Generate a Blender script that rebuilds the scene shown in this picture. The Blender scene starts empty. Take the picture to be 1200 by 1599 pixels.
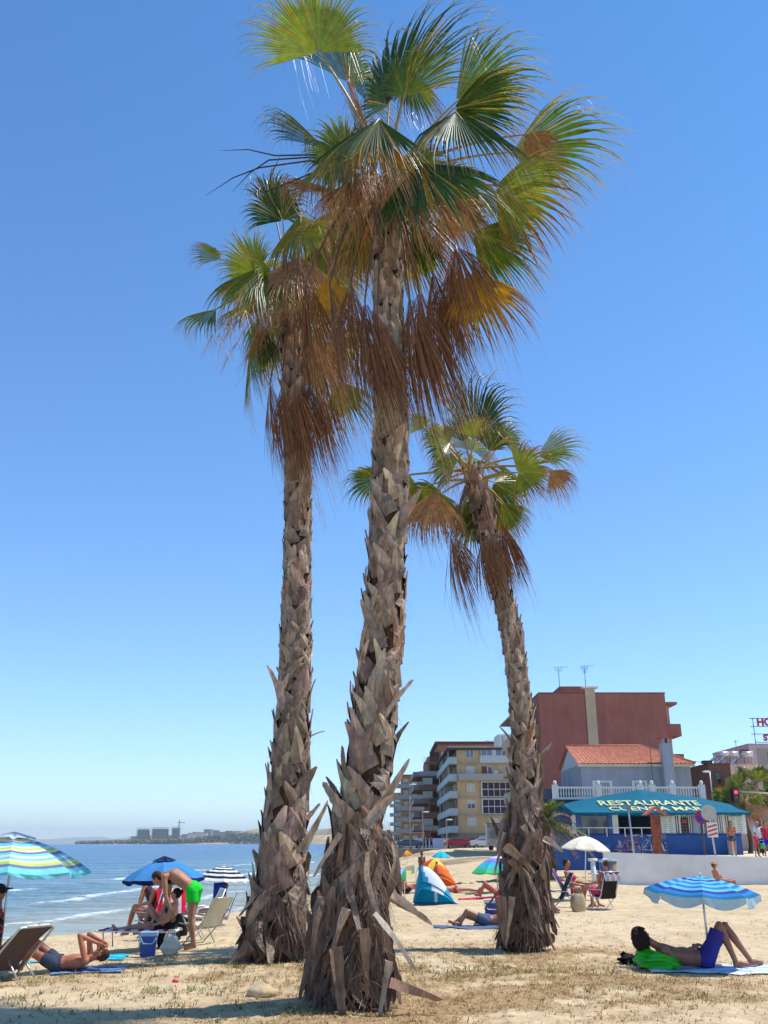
import bpy, math, random
from mathutils import Vector, Matrix, Euler, noise as mnoise
R_ = math.radians
sc = bpy.context.scene
COL = sc.collection
rnd = random.Random(7)
# ------------------------------------------------------------------ camera
PITCH = R_(19.62); FPX = 1450.0; CAMZ = 1.6
cam = bpy.data.cameras.new('camera'); camo = bpy.data.objects.new('camera', cam); COL.objects.link(camo)
camo.location = (0, 0, CAMZ); camo.rotation_euler = (R_(90) + PITCH, 0, 0)
cam.sensor_fit = 'VERTICAL'; cam.sensor_height = 36; cam.sensor_width = 27; cam.lens = 36 * FPX / 1599
cam.clip_start = 0.05; cam.clip_end = 60000
sc.camera = camo
CP, SP = math.cos(PITCH), math.sin(PITCH)
def at(px, py, Y):
    """world point seen at photo pixel (px,py) at forward distance Y"""
    u = (px - 600) / FPX; v = (799.5 - py) / FPX
    dy = CP - v * SP; dz = SP + v * CP; t = Y / dy
    return Vector((u * t, Y, CAMZ + dz * t))
def gnd(px, py, z=0.0):
    """world point on the level z"""
    u = (px - 600) / FPX; v = (799.5 - py) / FPX
    dy = CP - v * SP; dz = SP + v * CP; t = (z - CAMZ) / dz
    return Vector((u * t, dy * t, z))
def XP(px, Y, z=1.0):
    return (px - 600) / FPX * (Y * CP + (z - CAMZ) * SP)
# ------------------------------------------------------------------ light
SUN_EL, SUN_AZ = R_(63), R_(12)         # azimuth measured from +X towards +Y
sd = Vector((math.cos(SUN_EL) * math.cos(SUN_AZ), math.cos(SUN_EL) * math.sin(SUN_AZ), math.sin(SUN_EL)))
sl = bpy.data.lights.new('sun', 'SUN'); so = bpy.data.objects.new('sun', sl); COL.objects.link(so)
sl.energy = 4.6; sl.angle = R_(0.5); sl.color = (1.0, 0.965, 0.91)
so.rotation_euler = sd.to_track_quat('Z', 'Y').to_euler()
w = bpy.data.worlds.new('World'); sc.world = w; w.use_nodes = True
nt = w.node_tree; nt.nodes.clear()
sky = nt.nodes.new('ShaderNodeTexSky'); sky.sky_type = 'NISHITA'; sky.sun_disc = False
sky.sun_elevation = SUN_EL; sky.sun_rotation = R_(90) - SUN_AZ
sky.air_density = 1.0; sky.dust_density = 0.0; sky.ozone_density = 2.0; sky.altitude = 0
bg = nt.nodes.new('ShaderNodeBackground'); bg.inputs[1].default_value = 0.15
wo = nt.nodes.new('ShaderNodeOutputWorld')
# colour balance of the sky by elevation: keeps the low sky pale blue and the upper sky deep
tcs = nt.nodes.new('ShaderNodeTexCoord'); sxy = nt.nodes.new('ShaderNodeSeparateXYZ'); rmp = nt.nodes.new('ShaderNodeValToRGB'); mm_ = nt.nodes.new('ShaderNodeMix'); mm_.data_type = 'RGBA'; mm_.blend_type = 'MULTIPLY'; mm_.inputs[0].default_value = 1
nt.links.new(tcs.outputs['Generated'], sxy.inputs[0]); nt.links.new(sxy.outputs[2], rmp.inputs[0]); nt.links.new(sky.outputs[0], mm_.inputs[6]); nt.links.new(rmp.outputs[0], mm_.inputs[7])
SKYC = [(0.0, (0.80, 0.98, 1.18)), (0.06, (0.76, 0.95, 1.18)), (0.2, (0.68, 0.93, 1.18)), (0.45, (0.60, 0.92, 1.18)), (0.8, (0.46, 0.86, 1.14))]
rmp.color_ramp.elements[0].position = SKYC[0][0]; rmp.color_ramp.elements[0].color = (*SKYC[0][1], 1); rmp.color_ramp.elements[1].position = SKYC[-1][0]; rmp.color_ramp.elements[1].color = (*SKYC[-1][1], 1)
for p_, c_ in SKYC[1:-1]: rmp.color_ramp.elements.new(p_).color = (*c_, 1)
nt.links.new(mm_.outputs[2], bg.inputs[0]); nt.links.new(bg.outputs[0], wo.inputs[0])
sc.view_settings.view_transform = 'Standard'; sc.view_settings.look = 'None'
sc.view_settings.exposure = 0.25; sc.view_settings.gamma = 1.0
sc.cycles.max_bounces = 6; sc.cycles.volume_bounces = 0
# ------------------------------------------------------------------ materials
def srgb(r, g, b):
    f = lambda c: ((c / 255 + 0.055) / 1.055) ** 2.4 if c > 10 else c / 255 / 12.92
    return (f(r), f(g), f(b))
MATS = {}
def mat(name, rough=0.7, var=0.25, scale=6.0, stretch=(1, 1, 1), bump=0.0, bscale=None, bdist=0.01, trans=0.0, spec=0.4, metal=0.0,
        detail=4, col=None, emit=0.0, clump=0.0, clumpscale=1.0, coat=0.0, alpha=1.0):
    if name in MATS: return MATS[name]
    m = bpy.data.materials.new(name); m.use_nodes = True
    N, L = m.node_tree.nodes, m.node_tree.links
    b = N['Principled BSDF']; out = N['Material Output']
    b.inputs['Roughness'].default_value = rough
    b.inputs['Specular IOR Level'].default_value = spec
    b.inputs['Metallic'].default_value = metal
    b.inputs['Coat Weight'].default_value = coat
    tc = N.new('ShaderNodeTexCoord'); mp = N.new('ShaderNodeMapping'); mp.inputs['Scale'].default_value = stretch
    L.new(tc.outputs['Object'], mp.inputs['Vector'])
    if col is None:
        a = N.new('ShaderNodeAttribute'); a.attribute_name = 'Col'; csrc = a.outputs['Color']
    else:
        a = N.new('ShaderNodeRGB'); a.outputs[0].default_value = (*col, 1); csrc = a.outputs[0]
    nz = N.new('ShaderNodeTexNoise'); nz.inputs['Scale'].default_value = scale; nz.inputs['Detail'].default_value = detail
    nz.inputs['Roughness'].default_value = 0.65
    L.new(mp.outputs[0], nz.inputs['Vector'])
    mr = N.new('ShaderNodeMapRange'); mr.inputs[1].default_value = 0.3; mr.inputs[2].default_value = 0.7
    mr.inputs[3].default_value = 1 - var; mr.inputs[4].default_value = 1 + var
    L.new(nz.outputs[0], mr.inputs[0])
    mul = N.new('ShaderNodeVectorMath'); mul.operation = 'SCALE'
    L.new(csrc, mul.inputs[0]); L.new(mr.outputs[0], mul.inputs['Scale'])
    cout = mul.outputs[0]
    if clump:
        n2 = N.new('ShaderNodeTexNoise'); n2.inputs['Scale'].default_value = clumpscale; n2.inputs['Detail'].default_value = 3
        L.new(tc.outputs['Object'], n2.inputs['Vector'])
        r2 = N.new('ShaderNodeMapRange'); r2.inputs[1].default_value = 0.35; r2.inputs[2].default_value = 0.65
        r2.inputs[3].default_value = 1 - clump; r2.inputs[4].default_value = 1 + clump * 0.6
        L.new(n2.outputs[0], r2.inputs[0])
        m2 = N.new('ShaderNodeVectorMath'); m2.operation = 'SCALE'
        L.new(cout, m2.inputs[0]); L.new(r2.outputs[0], m2.inputs['Scale']); cout = m2.outputs[0]
    L.new(cout, b.inputs['Base Color'])
    if bump:
        nb = N.new('ShaderNodeTexNoise'); nb.inputs['Scale'].default_value = bscale or scale * 2; nb.inputs['Detail'].default_value = 5
        L.new(mp.outputs[0], nb.inputs['Vector'])
        bp = N.new('ShaderNodeBump'); bp.inputs['Strength'].default_value = bump; bp.inputs['Distance'].default_value = bdist
        L.new(nb.outputs[0], bp.inputs['Height']); L.new(bp.outputs[0], b.inputs['Normal'])
    if emit:
        L.new(cout, b.inputs['Emission Color']); b.inputs['Emission Strength'].default_value = emit
    if trans:
        t = N.new('ShaderNodeBsdfTranslucent'); L.new(cout, t.inputs['Color'])
        mx = N.new('ShaderNodeMixShader'); mx.inputs[0].default_value = trans
        L.new(b.outputs[0], mx.inputs[1]); L.new(t.outputs[0], mx.inputs[2]); L.new(mx.outputs[0], out.inputs['Surface'])
    MATS[name] = m
    return m
M_WALL = mat('plaster', 0.85, 0.15, 1.2, stretch=(1, 1, .3), bump=0.3, bscale=12, bdist=0.01, spec=0.2, clump=0.07, clumpscale=0.35)
M_PAINT = mat('paint', 0.5, 0.06, 5)
M_METAL = mat('metal', 0.35, 0.12, 8, metal=0.6)
M_GLASS = mat('window_glass', 0.08, 0.15, 0.8, spec=0.8)
M_BARK = mat('bark', 0.85, 0.38, 9, stretch=(1, 1, 0.22), bump=0.9, bscale=22, bdist=0.012, spec=0.2, clump=0.3, clumpscale=3.0)
M_BOOT = mat('boot', 0.72, 0.40, 18, stretch=(1, 1, 0.13), bump=1.0, bscale=34, bdist=0.006, spec=0.3, clump=0.32, clumpscale=5.0)
M_LEAF = mat('leaf', 0.30, 0.30, 7, trans=0.44, spec=0.34)
M_DRY = mat('dry_leaf', 0.5, 0.3, 12, trans=0.22, spec=0.4)
M_STEM = mat('stem', 0.45, 0.2, 10, spec=0.5)
M_CLOTH = mat('fabric', 0.8, 0.12, 4, bump=0.5, bscale=5, bdist=0.03, trans=0.18, spec=0.2, clump=.08, clumpscale=1.5)
M_TOWEL = mat('towel', 0.95, 0.15, 40, bump=0.6, bscale=120, bdist=0.004, spec=0.1)
M_SKIN = mat('skin', 0.5, 0.14, 7, bump=.3, bscale=25, bdist=.006, spec=0.4, clump=.1, clumpscale=3)
M_HAIR = mat('hair', 0.75, 0.4, 40, stretch=(1, 1, 0.3), bump=0.6, bscale=80, bdist=0.004, spec=.15)
M_PLAST = mat('plastic', 0.35, 0.05, 5, spec=0.5)
M_TILE = mat('roof_tile', 0.7, 0.25, 5, bump=0.3, bscale=10, spec=0.3)
M_LIT = mat('lamp_red', 0.4, 0.02, 5, emit=4.0)
M_GRASS = mat('grass', 0.7, 0.3, 12, trans=0.3, spec=0.3)
M_ROCK = mat('rock', 0.9, 0.25, 3, bump=0.6, bdist=0.05)
M_CAR = mat('car_paint', 0.25, 0.03, 4, spec=0.6, coat=0.6)
M_FAR = mat('far_land', 0.95, 0.35, 0.01, spec=0.05)
# ------------------------------------------------------------------ mesh builder
class MB:
    def __init__(s): s.v = []; s.f = []; s.c = []; s.sm = []
    def add(s, vs, fs, col, smooth=False):
        o = len(s.v); s.v.extend([tuple(v) for v in vs])
        if isinstance(col, list): s.c.extend(col)
        else: s.c.extend([col] * len(fs))
        s.f.extend([tuple(i + o for i in f) for f in fs]); s.sm.extend([smooth] * len(fs))
    def box(s, x0, x1, y0, y1, z0, z1, col):
        v = [(x0, y0, z0), (x1, y0, z0), (x1, y1, z0), (x0, y1, z0), (x0, y0, z1), (x1, y0, z1), (x1, y1, z1), (x0, y1, z1)]
        s.add(v, [(0, 3, 2, 1), (4, 5, 6, 7), (0, 1, 5, 4), (1, 2, 6, 5), (2, 3, 7, 6), (3, 0, 4, 7)], col)
    def prism(s, pts, z0, z1, col):
        n = len(pts)
        v = [(p[0], p[1], z0) for p in pts] + [(p[0], p[1], z1) for p in pts]
        s.add(v, [tuple(range(n - 1, -1, -1)), tuple(range(n, 2 * n))] + [(i, (i + 1) % n, n + (i + 1) % n, n + i) for i in range(n)], col)
    def tube(s, pts, rad, col, n=8, smooth=True, flat=1.0, lat=None, cap=True):
        """tube through pts; rad scalar or list; flat squashes perpendicular to lat"""
        pts = [Vector(p) for p in pts]; m = len(pts)
        if not isinstance(rad, (list, tuple)): rad = [rad] * m
        vs = []; prev = None
        for i, p in enumerate(pts):
            d = (pts[min(i + 1, m - 1)] - pts[max(i - 1, 0)])
            d = d.normalized() if d.length > 1e-9 else Vector((0, 0, 1))
            if lat is not None: a = Vector(lat)
            elif prev is not None: a = prev
            else: a = Vector((0, 1, 0)) if abs(d.y) < 0.9 else Vector((1, 0, 0))
            a = (a - d * a.dot(d));
            a = a.normalized() if a.length > 1e-6 else d.orthogonal().normalized()
            prev = a; b = d.cross(a)
            r = rad[i]; ra, rb = (r if isinstance(r, tuple) else (r, r * flat))
            for k in range(n):
                t = 2 * math.pi * k / n
                vs.append(p + a * (math.cos(t) * ra) + b * (math.sin(t) * rb))
        fs = [(i * n + k, i * n + (k + 1) % n, (i + 1) * n + (k + 1) % n, (i + 1) * n + k) for i in range(m - 1) for k in range(n)]
        if cap: fs += [tuple(range(n - 1, -1, -1)), tuple(range((m - 1) * n, m * n))]
        s.add(vs, fs, col, smooth)
    def ball(s, c, r, col, n=10, m=7, rot=None):
        if not isinstance(r, (tuple, list)): r = (r, r, r)
        c = Vector(c); vs = []
        for j in range(m + 1):
            ph = math.pi * j / m
            for k in range(n):
                t = 2 * math.pi * k / n
                q = Vector((r[0] * math.sin(ph) * math.cos(t), r[1] * math.sin(ph) * math.sin(t), r[2] * math.cos(ph)))
                if rot is not None: q = rot @ q
                vs.append(c + q)
        fs = [(j * n + k, (j + 1) * n + k, (j + 1) * n + (k + 1) % n, j * n + (k + 1) % n) for j in range(m) for k in range(n)]
        s.add(vs, fs, col, True)
    def mesh(s, name):
        me = bpy.data.meshes.new(name); me.from_pydata(s.v, [], s.f)
        me.polygons.foreach_set('use_smooth', s.sm)
        a = me.attributes.new('Col', 'FLOAT_COLOR', 'CORNER'); buf = []
        for f, c in zip(s.f, s.c): buf.extend((c[0], c[1], c[2], 1.0) * len(f))
        a.data.foreach_set('color', buf)
        me.validate(); me.update(); return me
    def build(s, name, m, parent=None, loc=None):
        me = s.mesh(name); me.materials.append(m)
        o = bpy.data.objects.new(name, me); COL.objects.link(o)
        if parent is not None: o.parent = parent
        if loc is not None: o.location = loc
        return o
def thing(name, label, cat, loc=(0, 0, 0), rz=0.0, group=None, rot=None):
    o = bpy.data.objects.new(name, None); COL.objects.link(o); o.empty_display_size = 0.1
    o.location = loc; o.rotation_euler = rot or (0, 0, rz); o['label'] = label; o['category'] = cat
    if group: o['group'] = group
    return o
def tag(o, label, cat, group=None):
    o['label'] = label; o['category'] = cat
    if group: o['group'] = group
    return o
def struct(o, kind='structure'): o['kind'] = kind; return o
def part(parent, name, m, fn):
    b = MB(); fn(b); return b.build(name, m, parent)
def lerp(a, b, t): return a + (b - a) * t
def mixc(a, b, t): return tuple(a[i] + (b[i] - a[i]) * t for i in range(3))
def jit(c, a, r=rnd):
    k = 1 + r.uniform(-a, a); return tuple(max(0, x * k * (1 + r.uniform(-a, a) * 0.25)) for x in c)
def sst(a, b, x):
    t = max(0, min(1, (x - a) / (b - a))); return t * t * (3 - 2 * t)
def text_part(parent, txt, size, loc, rot, col, m, name='lettering', sx=1.0, depth=0.01, bold=0.0):
    c = bpy.data.curves.new(name, 'FONT'); c.body = txt; c.size = size; c.extrude = depth; c.align_x = 'CENTER'; c.align_y = 'CENTER'; c.offset = bold
    o = bpy.data.objects.new(name, c); COL.objects.link(o)
    dg = bpy.context.evaluated_depsgraph_get(); me = bpy.data.meshes.new_from_object(o.evaluated_get(dg))
    COL.objects.unlink(o); bpy.data.objects.remove(o); bpy.data.curves.remove(c)
    a = me.attributes.new('Col', 'FLOAT_COLOR', 'CORNER'); a.data.foreach_set('color', [col[0], col[1], col[2], 1.0] * len(me.loops))
    me.materials.clear(); me.materials.append(m)
    q = bpy.data.objects.new(name, me); COL.objects.link(q); q.location = loc; q.rotation_euler = rot; q.scale = (sx, 1, 1)
    if parent is not None: q.parent = parent
    return q
# ------------------------------------------------------------------ ground, sea
SH = [(-30, -30), (0, -20), (12, -14.6), (24.75, -9.16), (28, -7.2), (36.4, -4.6), (55, -2.6), (80, -1.0), (150, 1.2), (300, 6), (800, 60), (4000, 1500)]
def shore(y):
    for (a, xa), (b, xb) in zip(SH, SH[1:]):
        if y <= b: return xa + (xb - xa) * (y - a) / (b - a)
    return SH[-1][1]
def fbm(x, y, s, o=3):
    return mnoise.fractal(Vector((x * s, y * s, 0.37)), 1.0, 2.0, o)
WZ = -0.6
def sandz(x, y):
    s = x - shore(y)
    base = WZ + 0.09 * s if s < 0 else WZ + 0.6 * (0.25 * min(1, s / 10) + 0.75 * sst(0, 10.5, s))
    if s < -4: base = WZ - 0.36 + 0.03 * (s + 4)
    base = max(base, -3)
    z = base + 0.22 * sst(46, 62, y) * sst(0, 8, s) + 0.6 * sst(66, 138, y) * sst(-1, 6, s)
    l = sst(-0.5, 2.5, s)
    z += l * (0.05 * fbm(x, y, 0.45) + 0.022 * fbm(x + 9, y, 2.1) + 0.010 * fbm(x, y + 5, 6.5))
    if y > 60: z += l * sst(75, 100, y) * 0.5 * max(0, fbm(x, y, 0.06)) * (1 - sst(130, 145, y))
    # the low mound the palms stand on
    z += 0.06 * math.exp(-((x + 0.3) ** 2 / 9 + (y - 11.5) ** 2 / 10))
    return z
def gp(px, py, it=8):
    """sand point seen at a photo pixel"""
    z = 0
    for _ in range(it):
        p = gnd(px, py, z); z = sandz(p.x, p.y)
    return Vector((p.x, p.y, z))
def grid(xs, ys, zf, cf, name, m, kind='structure', smooth=True):
    nx, ny = len(xs), len(ys); b = MB()
    b.v = [(x, y, zf(x, y)) for y in ys for x in xs]
    for j in range(ny - 1):
        for i in range(nx - 1):
            b.f.append((j * nx + i, j * nx + i + 1, (j + 1) * nx + i + 1, (j + 1) * nx + i))
            b.c.append(cf(0.5 * (xs[i] + xs[i + 1]), 0.5 * (ys[j] + ys[j + 1]))); b.sm.append(smooth)
    return b.build(name, m)
def seq(*segs):
    out = []
    for a, b, st in segs:
        n = max(1, round((b - a) / st)); out += [a + (b - a) * i / n for i in range(n)]
    out.append(segs[-1][1]); return out
# where dry weeds grow, 0..1
def weed(x, y):
    d = 0
    def bl(cx, cy, rx, ry, k=1.0):
        return k * math.exp(-(((x - cx) / rx) ** 2 + ((y - cy) / ry) ** 2))
    for a in ((1.3, 13.2, 2.6, 1.7, 1.1), (1.0, 10.6, 1.8, 1.6, 0.9), (3.3, 11.6, 1.5, 1.2, 0.6), (-0.6, 10.2, 1.1, 0.9, 0.8), (-2.9, 13.2, 2.6, 0.55, 1.0), (-5.2, 12.3, 1.8, 0.4, 0.9),
              (-2, 14.6, 1.6, 0.9, 0.9), (2.3, 15.9, 1.7, 1.1, 0.9), (0.6, 9.2, 1.5, 0.8, 0.7), (-2.4, 9.8, 1.2, 0.4, 0.35)):
        d += bl(*a)
    n = 0.5 + 0.75 * fbm(x, y, 1.3) + 0.35 * fbm(x, y, 5.0)
    return max(0, min(1, d * n * 1.5))
SAND = srgb(202, 180, 144); SANDW = srgb(140, 118, 92); LITTER = srgb(152, 124, 88); SANDO = srgb(190, 166, 130)
def sandcol(x, y):
    s = x - shore(y)
    c = mixc(SAND, SANDO, max(0, min(1, 0.4 + fbm(x, y, 0.6))))
    c = mixc(c, LITTER, 0.85 * weed(x, y))
    c = mixc(SANDW, c, sst(-0.3, 0.9, s + 0.3 * fbm(x, y, 1.0)))
    if 70 < y < 175: c = mixc(c, srgb(120, 104, 84), 0.75 * sst(0.12, 0.42, fbm(x, y, 0.09) + (0.42 if y > 126 and x < 9 else 0)))
    return c
m = mat('sand', 0.95, 0.10, 30, bump=0.8, bscale=6, bdist=0.07, spec=0.1, clump=0.07, clumpscale=1.7, detail=6)
def add_fine(m):
    N, L = m.node_tree.nodes, m.node_tree.links
    b = N['Principled BSDF']; old = b.inputs['Normal'].links[0].from_node
    tc = [n for n in N if n.type == 'TEX_COORD'][0]
    vo = N.new('ShaderNodeTexVoronoi'); vo.inputs['Scale'].default_value = 3.2; vo.feature = 'SMOOTH_F1'
    L.new(tc.outputs['Object'], vo.inputs['Vector'])
    b2 = N.new('ShaderNodeBump'); b2.inputs['Strength'].default_value = 0.55; b2.inputs['Distance'].default_value = 0.15
    L.new(vo.outputs['Distance'], b2.inputs['Height']); L.new(old.outputs[0], b2.inputs['Normal'])
    nz = N.new('ShaderNodeTexNoise'); nz.inputs['Scale'].default_value = 90; nz.inputs['Detail'].default_value = 3
    L.new(tc.outputs['Object'], nz.inputs['Vector'])
    b3 = N.new('ShaderNodeBump'); b3.inputs['Strength'].default_value = 0.5; b3.inputs['Distance'].default_value = 0.012
    L.new(nz.outputs[0], b3.inputs['Height']); L.new(b2.outputs[0], b3.inputs['Normal']); L.new(b3.outputs[0], b.inputs['Normal'])
add_fine(m)
near_x = seq((-300, -40, 20), (-40, -14, 1.5), (-14, 10, 0.1), (10, 40, 1.0), (40, 400, 25))
near_y = seq((-30, 6, 3), (6, 22, 0.09), (22, 50, 0.3), (45, 160, 1.2), (160, 800, 40))
struct(grid(near_x, near_y, sandz, sandcol, 'beach_sand', m))
# sea: one sheet to the horizon, with swell and breakers near the beach
def brk(x, y):
    """foam 0..1 and lift for lines of small breakers parallel to the beach"""
    s = shore(y) - x
    f = 0; h = 0
    for s0, wd, amp, k in ((0.35, 0.16, 0.01, 0.7), (3.6, 0.22, 0.07, 1.0), (8.5, 0.35, 0.10, 0.75), (14.5, 0.4, 0.08, 0.25)):
        ss = s - s0 - 0.5 * fbm(x * 0.3, y, 0.35)
        e = math.exp(-(ss / wd) ** 2); h += amp * math.exp(-(ss / (wd * 2.6)) ** 2)
        gate = sst(0.60 - 0.36 * k, 0.84 - 0.36 * k, 0.5 + 0.9 * fbm(x + 31 * s0, y, 0.22, 2))
        f += e * gate * max(0, 0.6 + 1.0 * fbm(x, y, 3.0))
    return max(0, min(1, f * 1.25)), h
def seaz(x, y):
    s = shore(y) - x
    if y > 120 or s > 90: return WZ
    a = sst(0, 6, s); h = brk(x, y)[1]
    return WZ + h + a * (0.035 * fbm(x * 0.6, y, 0.8) + 0.02 * fbm(x, y, 2.6))
def seacol(x, y):
    s = shore(y) - x
    c = mixc(srgb(142, 138, 114), srgb(88, 112, 116), sst(1.0, 12, s)); c = mixc(c, srgb(42, 84, 118), sst(10, 34, s)); c = mixc(c, srgb(24, 74, 128), sst(40, 300, s))
    if s < 60 and y < 120:
        c = mixc(c, srgb(150, 142, 112), 0.45 * sst(0.1, 0.5, fbm(x * 0.5, y, 0.5)) * sst(14, 4, s))
        c = mixc(c, (0.82, 0.84, 0.82), brk(x, y)[0])
    return c
ms = mat('sea_water', 0.22, 0.18, 1.2, stretch=(0.35, 1, 1), bump=1.0, bscale=2.2, bdist=0.16, spec=0.35)
b_ = ms.node_tree.nodes['Principled BSDF']
def add_swell(m):
    N, L = m.node_tree.nodes, m.node_tree.links
    b = N['Principled BSDF']; old = b.inputs['Normal'].links[0].from_node; tc = [n for n in N if n.type == 'TEX_COORD'][0]
    mp = N.new('ShaderNodeMapping'); mp.inputs['Scale'].default_value = (0.05, 0.16, 1); L.new(tc.outputs['Object'], mp.inputs[0])
    nz = N.new('ShaderNodeTexNoise'); nz.inputs['Scale'].default_value = 1.0; nz.inputs['Detail'].default_value = 6; L.new(mp.outputs[0], nz.inputs['Vector'])
    b3 = N.new('ShaderNodeBump'); b3.inputs['Strength'].default_value = 1.0; b3.inputs['Distance'].default_value = 2.2
    L.new(nz.outputs[0], b3.inputs['Height']); L.new(old.outputs[0], b3.inputs['Normal']); L.new(b3.outputs[0], b.inputs['Normal'])
add_swell(ms)
sx = seq((-15000, -3000, 3000), (-3000, -300, 300), (-300, -60, 15), (-60, -32, 1.2), (-32, 0, 0.18), (0, 30, 3), (30, 3000, 330), (3000, 15000, 3000))
sy = seq((-30, 8, 3), (8, 16, .5), (16, 56, 0.2), (56, 120, 1.2), (120, 600, 30), (600, 3000, 300), (3000, 18000, 3000))
struct(grid(sx, sy, seaz, seacol, 'sea', ms))
# far hills and the headland across the bay
def ridge(name, Y, x0, x1, hf, col, depth, step, wob=True):
    b = MB(); xs = seq((x0, x1, step)); n = len(xs)
    rows = [(-0.02, 0.0), (0.12, 0.55), (0.35, 0.85), (0.6, 1.0), (1.0, 0.3)]
    b.v = [(x, Y + depth * t + (0.15 * depth * fbm(x, t * 900, 3.0 / depth) if wob else 0), WZ - 2 + (hf(x) + 2) * k) for t, k in rows for x in xs]
    for j in range(len(rows) - 1):
        for i in range(n - 1):
            b.f.append((j * n + i, j * n + i + 1, (j + 1) * n + i + 1, (j + 1) * n + i)); b.sm.append(True)
            b.c.append(col(xs[i], j))
    return b.build(name, M_FAR)
HL = 2300.0
def hlh(x):
    t = sst(XP(70, HL), XP(260, HL), x)
    return 3 + 11 * t + 24 * sst(XP(270, HL), XP(380, HL), x) * (0.8 + 0.5 * fbm(x, 3, 0.012))
struct(ridge('headland', HL, XP(60, HL), XP(760, HL), hlh, lambda x, j: srgb(176, 152, 116) if j == 0 else mixc(srgb(150, 132, 102), srgb(116, 108, 84), max(0, min(1, 0.5 + fbm(x, j * 50, 0.02)))), 500, 18))
struct(ridge('far_hills', 14000, XP(-150, 14000), XP(420, 14000), lambda x: 30 + 150 * max(0, 0.1 + fbm(x, 1, 0.0009)) , lambda x, j: srgb(92, 104, 98), 2500, 150, False))
# raised terrace behind the white beach wall, and the far promenade
TZ = 1.0
WL = (XP(945, 41, 1), 41.0)
struct(part(None, 'terrace_pavement', mat('paving', 0.9, 0.12, 3, bump=0.3, spec=0.15), lambda b: b.prism([(WL[0] + .18, 41.32), (70, 39.9), (70, 150), (25, 150), (16.0, 95), (13.2, 58)], -0.6, TZ - 0.06, srgb(205, 190, 160))))
struct(part(None, 'promenade', M_WALL, lambda b: b.prism([(2.5, 143), (70, 141), (70, 420), (3, 420)], -0.6, 0.82, srgb(150, 138, 122))))
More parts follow.
